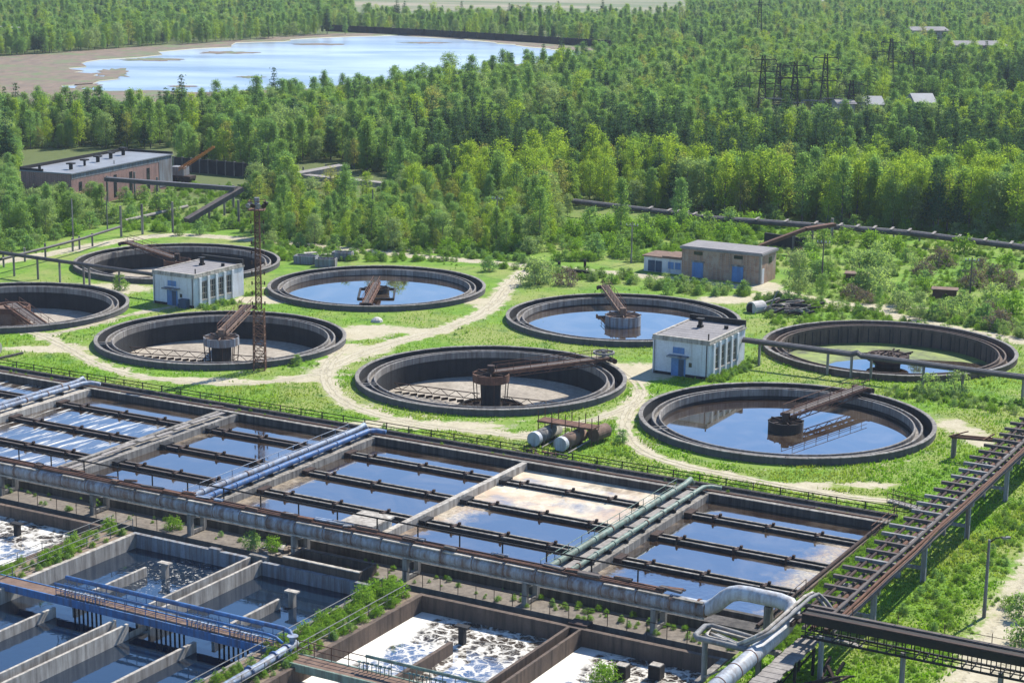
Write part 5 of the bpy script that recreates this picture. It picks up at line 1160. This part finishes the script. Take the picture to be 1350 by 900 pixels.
# ------------------------------------------------------------------ vegetation
def leaf_mesh(name, cent, spread, per, size, mat, flat=.75, r=None):
    """clumps of small leaf faces round the given twig ends"""
    r = r or rng; cent = np.asarray(cent, float); n = len(cent) * per
    p = np.repeat(cent, per, 0) + r.normal(0, 1, (n, 3)) * np.array([spread, spread, spread * flat])
    mid = cent.mean(0) * np.array([1, 1, .8]); nn = p - mid; nn[:, 2] *= .6; nn /= np.linalg.norm(nn, axis=1)[:, None] + 1e-6
    nn = nn * .7 + np.array([0, 0, .45]) + r.normal(0, .55, (n, 3)); nn /= np.linalg.norm(nn, axis=1)[:, None]
    a = np.cross(nn, r.normal(0, 1, (n, 3))); a /= np.linalg.norm(a, axis=1)[:, None] + 1e-6; b = np.cross(nn, a)
    s = size * r.uniform(.6, 1.3, (n, 1)); a *= s; b *= s * .55
    v = np.stack([p - a, p + b, p + a, p - b], 1).reshape(-1, 3)
    me = bpy.data.meshes.new(name); me.vertices.add(4 * n); me.vertices.foreach_set('co', v.astype(np.float32).ravel())
    me.loops.add(4 * n); me.loops.foreach_set('vertex_index', np.arange(4 * n, dtype=np.int32)); me.polygons.add(n)
    me.polygons.foreach_set('loop_start', np.arange(0, 4 * n, 4, dtype=np.int32)); me.update(calc_edges=True); me.materials.append(MATS[mat]); return me
def trunk_mesh(name, tips, h, r, mat='bark', lean=.15):
    m = MB(); L = random.uniform(-lean, lean); tp = [Vector((L * k * k * h * .08, 0, h * k)) for k in (0, .25, .5, .75, .95)]; tp[0].z = -.3
    m.tube(tp, r, 7, r2=r * .2)
    for t in tips[::max(1, len(tips) // 14)]:
        t = Vector(t); z0 = max(h * .15, t.z - .5 * math.hypot(t.x, t.y) - .4); m.tube([Vector((L * .1, 0, z0)), Vector((t.x * .5, t.y * .5, (z0 + t.z) / 2 + .1)), t], r * .28, 4, r2=r * .08)
    ob = m.build(name, mat, None, origin=(0, 0, 0)); me = ob.data; bpy.data.objects.remove(ob); return me
def birch(mat, h=10., rad=1.95, n=120, per=28, base=.13, size=.155, rnd=0.):
    tips = []
    for i in range(n):
        t = random.random() ** .9; prof = math.sin(math.pi * min(1, t * (.80 - .12 * rnd) + .16)) ** .75 * (1 - (.30 - .2 * rnd) * t); a = random.uniform(0, 6.283); q = random.uniform(.35, 1.05) * prof * rad
        tips.append((q * math.cos(a), q * math.sin(a), h * (base + (1 - base) * t * .98)))
    tips.append((0, 0, h * .985))
    return leaf_mesh('crown', tips, .33, per, size, mat, .9), trunk_mesh('trunk', tips, h * .96, h * .013 + .02)
def pine(mat, h=11., rad=1.8, size=.21):
    tips = []
    for k in range(15):
        t = k / 14; z = h * (.24 + .76 * t); rr = rad * (1 - t) ** .75 * (.75 + .25 * random.random()) + .1; m_ = max(3, int(9 * (1 - t) + 2)); o = random.uniform(0, 6)
        for j in range(m_):
            a = o + 6.283 * j / m_ + random.uniform(-.25, .25)
            for q in ((.5, 1.) if rr > .8 else (.9,)): tips.append((rr * q * math.cos(a), rr * q * math.sin(a), z - rr * q * .18 + random.uniform(-.15, .15)))
    return leaf_mesh('crown', tips, .27, 15, size, mat, .55), trunk_mesh('trunk', tips, h * .97, .16)
def shrub(mat, h=2.2, rad=1.4, n=44, per=24, size=.12):
    tips = []
    for i in range(n):
        a = random.uniform(0, 6.283); e = random.random(); q = rad * math.sqrt(random.random()) * math.cos(e * 1.35) ** .5; tips.append((q * math.cos(a), q * math.sin(a), h * (.12 + .85 * e) * (1 - .25 * (q / rad) ** 2)))
    m = MB()
    for t in tips[::4]: m.tube([(t[0] * .15, t[1] * .15, -.1), (t[0] * .6, t[1] * .6, t[2] * .6), t], .035, 4, r2=.01)
    ob = m.build('stem', 'bark', None, origin=(0, 0, 0)); me = ob.data; bpy.data.objects.remove(ob)
    return leaf_mesh('foliage', tips, .22, per, size, mat), me
PROTO = [('birch_tree', 'green', birch('leaf_green', rnd=.5)), ('birch_tree', 'green', birch('leaf_green', 8.8, 2.5, 150, rnd=1.)), ('birch_tree', 'green', birch('leaf_green', 10., 1.65, 110, rnd=.25)), ('birch_tree', 'grey', birch('leaf_grey', 8.2, 2.5, 140, rnd=1.)),
         ('birch_tree', 'yellow', birch('leaf_yellow', 10., 1.8, 105, 24, rnd=.4)), ('birch_tree', 'yellow', birch('leaf_yellow', 10., 2.3, 125, 22, rnd=.8)), ('birch_tree', 'olive', birch('leaf_olive', 9.2, 2.3, 90, 17, rnd=.8)),
         ('pine_tree', 'pine', pine('needles')), ('pine_tree', 'pine', pine('needles', 10.2, 2.0)), ('pine_tree', 'pine', pine('needles', 12., 1.65))]
SHR = [('shrub', 'weed', shrub('weed')), ('shrub', 'grey', shrub('leaf_grey', 2.6, 1.7, 44)), ('shrub', 'green', shrub('leaf_green', 2.4, 1.4)), ('shrub', 'dry', shrub('dry_leaf', 1.8, 1.7, 40, 22))]
EDGE = [(-400, 372), (-200, 350), (0, 330), (60, 316), (120, 300), (162, 284), (165, 222), (330, 222), (334, 300), (345, 317), (560, 331), (640, 334), (715, 332), (742, 300), (758, 267), (850, 277), (935, 284), (1000, 289), (1350, 314), (1500, 326), (1750, 345)]
def edge_y(px):
    for a, b in zip(EDGE[:-1], EDGE[1:]):
        if a[0] <= px <= b[0]: return a[1] + (b[1] - a[1]) * (px - a[0]) / (b[0] - a[0])
    return 300
MARSH_T = [tuple(at(*p)[:2]) for p in ((-60, 78), (60, 71), (250, 59), (430, 46), (600, 50), (800, 66), (850, 76), (800, 88), (660, 112), (540, 128), (440, 138), (330, 153), (200, 166), (60, 178), (-80, 190))]
BOXES = [(1196, 1240, 150, 184), (1134, 1170, 150, 182), (1098, 1132, 155, 190), (1196, 1256, 48, 66), (1252, 1332, 70, 92), (985, 1115, 156, 186), (230, 395, 222, 244), (-20, 32, 46, 56), (22, 240, 196, 285), (388, 455, 214, 262), (392, 516, 228, 280), (465, 905, -60, 31), (905, 1400, -60, 11)]
def zone(px, py):
    r = random.random()
    if px > 560 and 198 < py < 262 and not (600 < px < 900 and py > 240): return ('pine' if r < .84 else 'green' if r < .95 else 'yellow')
    if px > 860 and 262 <= py: return 'yellow' if r < .5 else 'green' if r < .72 else 'grey' if r < .8 else 'olive' if r < .9 else 'pine'
    if 600 < px < 900 and 240 <= py < 275: return 'yellow' if r < .66 else 'olive' if r < .76 else 'green' if r < .92 else 'pine'
    if px > 1180 and 108 < py < 150: return 'pine' if r < .7 else 'green'
    if px > 1000 and 70 < py < 190: return 'green' if r < .45 else 'yellow' if r < .68 else 'pine' if r < .85 else 'grey'
    if 335 < px < 900 and py > 262: return 'green' if r < .42 else 'grey' if r < .60 else 'yellow' if r < .84 else 'olive'
    if px < 250 and py > 240: return 'green' if r < .75 else 'grey'
    return 'green' if r < .60 else 'grey' if r < .76 else 'pine' if r < .86 else 'yellow' if r < .94 else 'olive'
BYK = {}
for i, pr in enumerate(PROTO): BYK.setdefault(pr[1], []).append(i)
trees = []
for (y0, y1, sp) in ((235, 330, 2.9), (330, 470, 3.1), (470, 720, 3.9), (720, 1420, 5.4)):
    yy = y0
    while yy < y1:
        hw = yy * .40 + 8; xx = -hw
        while xx < hw:
            x, y = xx + random.uniform(-.48, .48) * sp, yy + random.uniform(-.48, .48) * sp; xx += sp
            px, py = to_px(x, y)
            if not (-300 < px < 1650): continue
            if py > edge_y(px) + random.uniform(-4, 3): continue
            if any(a < px < b and c < py < d for a, b, c, d in BOXES): continue
            if y > 450 and in_poly(x, y, MARSH_T): continue
            if 400 < px < 870 and abs(py - (41 + (px - 430) * .0595)) < 3.2: continue
            if py < 205 and (math.sin(x * .045 + 1.3) * math.sin(y * .031 + x * .02) > .80): continue
            if 425 < px < 505 and 244 < py < 262 and random.random() < .6: continue
            z_ = zone(px, py); pi = random.choice(BYK[z_])
            s = random.gauss(.76, .21); s = min(1.25, max(.3, s))
            if px > 880 and py > 262: s = random.uniform(.72, 1.18)
            elif px < 180 and py > 235: s = random.uniform(.45, .72)
            elif 335 < px < 700 and py > 285: s = random.uniform(.32, .68)
            elif 335 < px < 900 and py > 258: s *= .95 if PROTO[pi][1] == 'yellow' else .8
            elif 700 < px < 900 and py > 280: s = random.uniform(.35, .7)
            if z_ == 'pine' and py < 262: s *= .95
            trees.append((math.hypot(x, y), x, y, s, pi, px, py))
        yy += sp
# singled out trees
SINGLE = [(897, 303, .86, 0, 'tall dense green birch standing alone before the dark pines, above the white annex'), (1052, 392, .78, 3, 'bushy grey green tree beside the brick building corner'), (1158, 413, .36, 0, 'small round topped tree with bare stem beside the back track'),
          (1212, 421, .45, 3, 'thin grey green young tree right of the small round topped one'), (818, 312, .95, 2, 'slender green birch above the utility pole by the track'), (1083, 396, .42, 1, 'low green tree touching the right side of the bushy grey green tree'), (455, 298, .9, 2, 'pointed green tree in front of the roofed galleries'), (375, 300, .85, 0, 'rounded green tree beside the floodlights of the lattice mast'),
          (592, 118, 1.35, 3, 'broad pale tree standing out against the lake'), (740, 92, 1.0, 7, 'dark pointed conifer standing against the right end of the lake')]
DESC = {'green': ('fresh green birch in the near belt of the forest', 'green birches of the near forest belt'), 'grey': ('grey green leafy tree in the near belt of the forest', 'grey green trees of the near forest belt'), 'yellow': ('bright yellow green birch at the sunny front of the forest', 'yellow green birches at the forest front'),
        'olive': ('brownish olive half bare birch in the near belt of the forest', 'olive birches of the near forest belt'), 'pine': ('dark green pine in the forest behind the birches', 'dark pines behind the birches')}
def place_tree(pi, x, y, s, rz, label, group=None):
    nm, kd, (cr, tk) = PROTO[pi]; t = thing(nm, (x, y, 0), label, 'tree', group, rz); t.scale = (s, s, s)
    for n_, me in (('trunk', tk), ('crown', cr)):
        o = bpy.data.objects.new(n_, me); C.objects.link(o); o.parent = t; PART.setdefault((pi, n_), o)
PART = {}
trees.sort()
cnt = {}; LIM = {'green': 130, 'grey': 34, 'yellow': 60, 'olive': 18, 'pine': 44}; rest = []; seen = set()
for d_, x, y, s, pi, px, py in trees:
    k = PROTO[pi][1]
    if cnt.get(k, 0) < LIM[k] and -10 < px < 1360 or (pi not in seen):
        cnt[k] = cnt.get(k, 0) + 1; seen.add(pi); place_tree(pi, x, y, s, random.uniform(0, 6.28), *DESC[k])
    else: rest.append((x, y, s, pi))
for px, py, s, pi, lab in SINGLE: p = at(px, py); place_tree(pi, p.x, p.y, s, random.uniform(0, 6.28), lab)
print('TREES', len(trees), cnt, len(rest))
def scatter(name, pts, parts, kind='stuff', zoff=0.):
    """one object: points carrying scale / turn / kind, each kind instanced on its points"""
    me = bpy.data.meshes.new(name); P = np.array(pts, float); me.from_pydata([(p[0], p[1], zoff if len(p) < 5 else p[4]) for p in pts], [], [])
    for an, ty, vals in (('sz', 'FLOAT', P[:, 2]), ('turn', 'FLOAT', rng.uniform(0, 6.28, len(P))), ('kd', 'INT', P[:, 3].astype(int))):
        a = me.attributes.new(an, ty, 'POINT'); a.data.foreach_set('value', np.asarray(vals, np.float32 if ty == 'FLOAT' else np.int32))
    ob = bpy.data.objects.new(name, me); C.objects.link(ob); ob['kind'] = kind
    g = bpy.data.node_groups.new(name, 'GeometryNodeTree'); g.interface.new_socket('Geometry', in_out='INPUT', socket_type='NodeSocketGeometry'); g.interface.new_socket('Geometry', in_out='OUTPUT', socket_type='NodeSocketGeometry')
    nd, ln = g.nodes, g.links; gi = nd.new('NodeGroupInput'); go = nd.new('NodeGroupOutput'); jo = nd.new('GeometryNodeJoinGeometry'); ln.new(jo.outputs[0], go.inputs[0])
    def attr(nm_, ty): x = nd.new('GeometryNodeInputNamedAttribute'); x.data_type = ty; x.inputs[0].default_value = nm_; return x.outputs[0]
    for k in sorted(set(int(p[3]) for p in pts)):
        cmp_ = nd.new('FunctionNodeCompare'); cmp_.data_type = 'INT'; cmp_.operation = 'EQUAL'
        ins = [i for i in cmp_.inputs if i.type == 'INT']; ln.new(attr('kd', 'INT'), ins[0]); ins[1].default_value = k
        j2 = nd.new('GeometryNodeJoinGeometry')
        for o in parts[k]: oi = nd.new('GeometryNodeObjectInfo'); oi.inputs[0].default_value = o; oi.transform_space = 'ORIGINAL'; ln.new(oi.outputs['Geometry'], j2.inputs[0])
        iop = nd.new('GeometryNodeInstanceOnPoints'); ln.new(gi.outputs[0], iop.inputs['Points']); ln.new(cmp_.outputs[0], iop.inputs['Selection']); ln.new(j2.outputs[0], iop.inputs['Instance'])
        cx = nd.new('ShaderNodeCombineXYZ'); ln.new(attr('turn', 'FLOAT'), cx.inputs[2]); ln.new(cx.outputs[0], iop.inputs['Rotation']); ln.new(attr('sz', 'FLOAT'), iop.inputs['Scale']); ln.new(iop.outputs[0], jo.inputs[0])
    md = ob.modifiers.new('scatter', 'NODES'); md.node_group = g; return ob
scatter('forest', rest, {i: [PART[(i, 'trunk')], PART[(i, 'crown')]] for i in range(len(PROTO)) if (i, 'crown') in PART})

# shrubs that can be told apart
SPART = {}
def place_shrub(si, p, s, label, group=None, z=0.):
    nm, kd, (fo, st) = SHR[si]; t = thing(nm, (p[0], p[1], z), label, 'shrub', group, random.uniform(0, 6.28)); t.scale = (s, s, s)
    for n_, me in (('stem', st), ('foliage', fo)):
        o = bpy.data.objects.new(n_, me); C.objects.link(o); o.parent = t; SPART.setdefault((si, n_), o)
place_shrub(1, at(706, 375), 1.5, 'large grey green bush beside the cross track'); place_shrub(1, at(716, 372), 1.2, 'grey green bush pressed against the right of the large one by the cross track'); place_shrub(3, at(746, 375), 1.2, 'purple grey bush beside the black pipe elbow')
place_shrub(2, at(1187 - 795, 481), .5, 'small green bush at the foot of the lattice mast'); place_shrub(2, at(158, 382), .9, 'green bush beside the left pump house'); place_shrub(2, at(820, 583), .55, 'low dark green bush right of the two vessels')
place_shrub(1, at(1262, 518), 1.0, 'spreading bush under the overhead pipe, left of its last post'); place_shrub(1, at(1225, 520), .9, 'spreading bush under the overhead pipe behind the dark mirror tank'); place_shrub(0, at(798, 897, -1.2), .75, 'tuft of yellow green reeds in the foam at the bottom edge', z=-1.3)
place_shrub(0, W(-97.2, 116.0), .55, 'small round bush on the walkway below the conduit', z=-.4); place_shrub(2, W(-88.5, 115.4), .6, 'green bush on the walkway beside the broken concrete', z=-.4); place_shrub(0, W(-86.8, 115.9), .55, 'pale green bush among the broken concrete under the conduit', z=-.4)
place_shrub(2, at(880, 388), .7, 'low green bush in front of the brick building, left one'); place_shrub(2, at(980, 388), .8, 'low green bush in front of the brick building, by the rubble'); place_shrub(2, at(645, 357), .9, 'green bush at the track beside the blue tank'); place_shrub(2, at(395, 325), .9, 'dark green bush behind the concrete tubs')
place_shrub(0, at(1330, 800), .5, 'leafy bush at the right edge beside the lane'); place_shrub(2, at(1347, 850), .8, 'dark leafy bush at the right edge beside the sandy lane, by the black bridge'); place_shrub(2, at(1345, 815), .8, 'dark leafy bush at the right edge, behind the other one')
for i in range(46):
    v = 96.5 + 15.6 * (i + random.random()) / 46; u = random.uniform(-74.1, -71.0); place_shrub(0, W(u, v), random.uniform(.27, .50) * (1.4 if v > 107.5 else 1), 'bright green bush on the bank between dark water and white foam', 'bushes on the bank between dark water and foam', z=-.1)
for i in range(16):
    v = random.uniform(98, 113); u = random.uniform(-101.3, -99.3); place_shrub(0, W(u, v), random.uniform(.25, .5), 'small bright green bush on the bank beside the left foam basin', 'bushes on the bank beside the left foam basin', z=-.1)
MEAD = [(1030, 335), (1120, 318), (1350, 340), (1380, 445), (1290, 432), (1180, 410), (1090, 390)]
k = 0
while k < 64:
    px, py = random.uniform(1000, 1380), random.uniform(312, 448)
    if not in_poly(px, py, MEAD): continue
    p = at(px, py); k += 1; place_shrub(random.choice((0, 1, 1, 2, 2, 3) if py > 345 else (0, 0, 2)), p, random.uniform(.6, 1.5), 'leafy shrub on the meadow right of the brick building', 'shrubs on the right meadow')
for i in range(46):
    px = random.uniform(720, 1000); py = random.uniform(295, 338) if px < 860 else random.uniform(300, 318)
    p = at(px, py); place_shrub(random.choice((0, 0, 2)), p, random.uniform(.8, 1.6), 'yellow green shrub in the thicket behind the white annex', 'shrubs in the thicket behind the annex')
for i in range(40):
    px = random.uniform(0, 335); py = random.uniform(262, 312) if px > 165 else edge_y(px) + random.uniform(-6, 8)
    if 300 < px or py < edge_y(px) - 10 and px < 165: continue
    place_shrub(random.choice((0, 2, 2)), at(px, py), random.uniform(.6, 1.3), 'green shrub in the thicket by the long brick building', 'shrubs by the long brick building')
# weeds and grass: one object each
wd = []
def weeds(n, fn, lo, hi, kinds=(0, 0, 2), z=0.):
    for _ in range(n):
        p = fn()
        if p is None: continue
        wd.append((p[0], p[1], random.uniform(lo, hi), random.choice(kinds), z))
U_ = random.uniform
weeds(420, lambda: W(U_(-45.0, -42.2), U_(116, 150)), .14, .36, (0,))
weeds(420, lambda: W(U_(-44., -30), U_(114, 168)), .06, .17, (0,)); weeds(130, lambda: W(U_(-38.2, -34), U_(118, 160)), .12, .3, (0, 0, 2))
weeds(300, lambda: W(U_(-38, -16), U_(102, 128)), .06, .17, (0,))
weeds(160, lambda: W(U_(-74.1, -70.8), U_(88, 112.3)), .12, .3, z=-.08); weeds(120, lambda: W(U_(-101.5, -98.7), U_(92, 112.6)), .10, .26, z=-.08)
weeds(90, lambda: W(U_(-120, -46), U_(115.0, 117.6)), .06, .2, z=-.4); weeds(60, lambda: W(U_(-65, -46), U_(115, 117.5)), .08, .22, z=-.4)
weeds(60, lambda: W(U_(-150, -46), U_(146.5, 148.7)), .05, .16, z=.1); weeds(160, lambda: W(U_(-160, -46), U_(149.6, 151)), .06, .22)
weeds(80, lambda: W(U_(-79.0, -77.2), U_(186, 198)), .1, .3, (0, 2)); weeds(80, lambda: W(U_(-152.2, -149.5), U_(187, 199)), .1, .3, (0, 2)); weeds(120, lambda: W(U_(-60, -42), U_(190, 195)), .12, .36, (0, 2, 1))
def near_track(): px = U_(380, 1350); py = 320 + max(0, px - 380) * .135 + U_(-16, -4); return at(px, py)
weeds(500, near_track, .2, .6, (0, 2, 2, 1)); weeds(420, lambda: at(U_(335, 700), U_(322, 345)), .2, .5, (0, 2))
weeds(1500, lambda: at(U_(1010, 1370), U_(316, 455)), .10, .40, (0, 0, 0, 1))
def yard():
    cx, cy = random.choice(CL); return at(random.gauss(cx, 16), random.gauss(cy, 3.5))
CL = [(U_(0, 1330), U_(330, 660)) for _ in range(90)]
weeds(800, yard, .05, .17, (0, 0, 0, 2)); weeds(300, lambda: at(U_(165, 335), U_(246, 306)), .25, .6, (0, 2))
weeds(400, lambda: at(U_(720, 1010), U_(296, 345)), .25, .7, (0, 0, 2))
weeds(700, lambda: at(U_(935, 1350), U_(296, 316)), .12, .35, (0,))
wd = [p for p in wd if not (PU0 < toUV(p)[0] < PU1 and 117.6 < toUV(p)[1] < 146.4) and not any((u0 - .3 < toUV(p)[0] < u0 + 7.2 and v0 - .3 < toUV(p)[1] < v0 + 10.8) for u0, v0 in ((-86.1, 186.8), (-159.2, 187.3), (-107.9, 240.4), (-101, 240.4), (-114.5, 242))) and not any(math.hypot(p[0] - a, p[1] - b) < 15.3 for a, b in TANKS.values()) and float(bareness([p[0]], [p[1]])[0]) < .6]
# under the trees
ug = []
for _ in range(2600):
    px, py = U_(-20, 1370), U_(180, 335)
    if py > edge_y(px) + 4 or any(a < px < b and c < py < d for a, b, c, d in BOXES): continue
    p = at(px, py); ug.append((p.x, p.y, U_(.4, 1.1), random.choice((0, 2, 2, 1)), 0.))
SP = {i: [SPART[(i, 'stem')], SPART[(i, 'foliage')]] for i in range(4) if (i, 'stem') in SPART}
scatter('weeds', wd, SP); scatter('undergrowth', ug, SP)
def grass():
    n = 260000; y = rng.uniform(104, 262, n) ; y = 104 + (y - 104) * rng.uniform(.35, 1, n); x = rng.uniform(-1, 1, n) * (y * .285 + 4)
    u = x * CT + y * ST; v = -x * ST + y * CT
    ok = ~((u > PU0) & (u < PU1 + .1) & (v > PV0) & (v < PV1 + .2))
    for a, b in TANKS.values(): ok &= np.hypot(x - a, y - b) > 15.15
    for u0, v0 in ((-86.1, 186.8), (-159.2, 187.3)): ok &= ~((u > u0 - .1) & (u < u0 + 7) & (v > v0 - .1) & (v < v0 + 10.7))
    x, y = x[ok], y[ok]; b = np.concatenate([bareness(x[i:i + 4000], y[i:i + 4000]) for i in range(0, len(x), 4000)])
    pn = np.sin(x * .31 + 1) * np.sin(y * .27 + x * .11) + .6 * np.sin(x * .9 - y * .7)
    ok = b + rng.uniform(-.15, .15, len(x)) < .34 + .12 * pn; x, y, pn = x[ok], y[ok], pn[ok]; n = len(x)
    a = rng.uniform(0, 6.283, n); h = rng.uniform(.10, .26, n) * (1 + .5 * np.clip(pn, -.6, 1)); wv = rng.uniform(.05, .11, n); lx, ly = rng.normal(0, .10, n), rng.normal(0, .10, n)
    p0 = np.stack([x - np.cos(a) * wv, y - np.sin(a) * wv, np.zeros(n)], 1); p1 = np.stack([x + np.cos(a) * wv, y + np.sin(a) * wv, np.zeros(n)], 1); p2 = np.stack([x + lx, y + ly, h], 1)
    V = np.stack([p0, p1, p2], 1).reshape(-1, 3); me = bpy.data.meshes.new('grass'); me.vertices.add(3 * n); me.vertices.foreach_set('co', V.astype(np.float32).ravel()); me.loops.add(3 * n); me.loops.foreach_set('vertex_index', np.arange(3 * n, dtype=np.int32)); me.polygons.add(n); me.polygons.foreach_set('loop_start', np.arange(0, 3 * n, 3, dtype=np.int32)); me.update(calc_edges=True)
    me.materials.append(MATS['grass_blade']); o = bpy.data.objects.new('grass', me); C.objects.link(o); tag(o, kind='stuff'); print('GRASS', n)
grass()

# ------------------------------------------------------------------ haze over the whole place
hm = bpy.data.materials.new('haze'); hm.use_nodes = True; hn = hm.node_tree; hn.nodes.remove(hn.nodes['Principled BSDF'])
pv = hn.nodes.new('ShaderNodeVolumePrincipled'); pv.inputs['Color'].default_value = (.86, .93, 1, 1); pv.inputs['Density'].default_value = .00010; pv.inputs['Anisotropy'].default_value = -.2
hn.links.new(pv.outputs[0], hn.nodes['Material Output'].inputs['Volume'])
m = MB(); m.box(-2700, 2700, -60, 4300, -5, 62); m.v = list(m.v); MATS['haze'] = hm; tag(m.build('haze', 'haze'), kind='stuff')
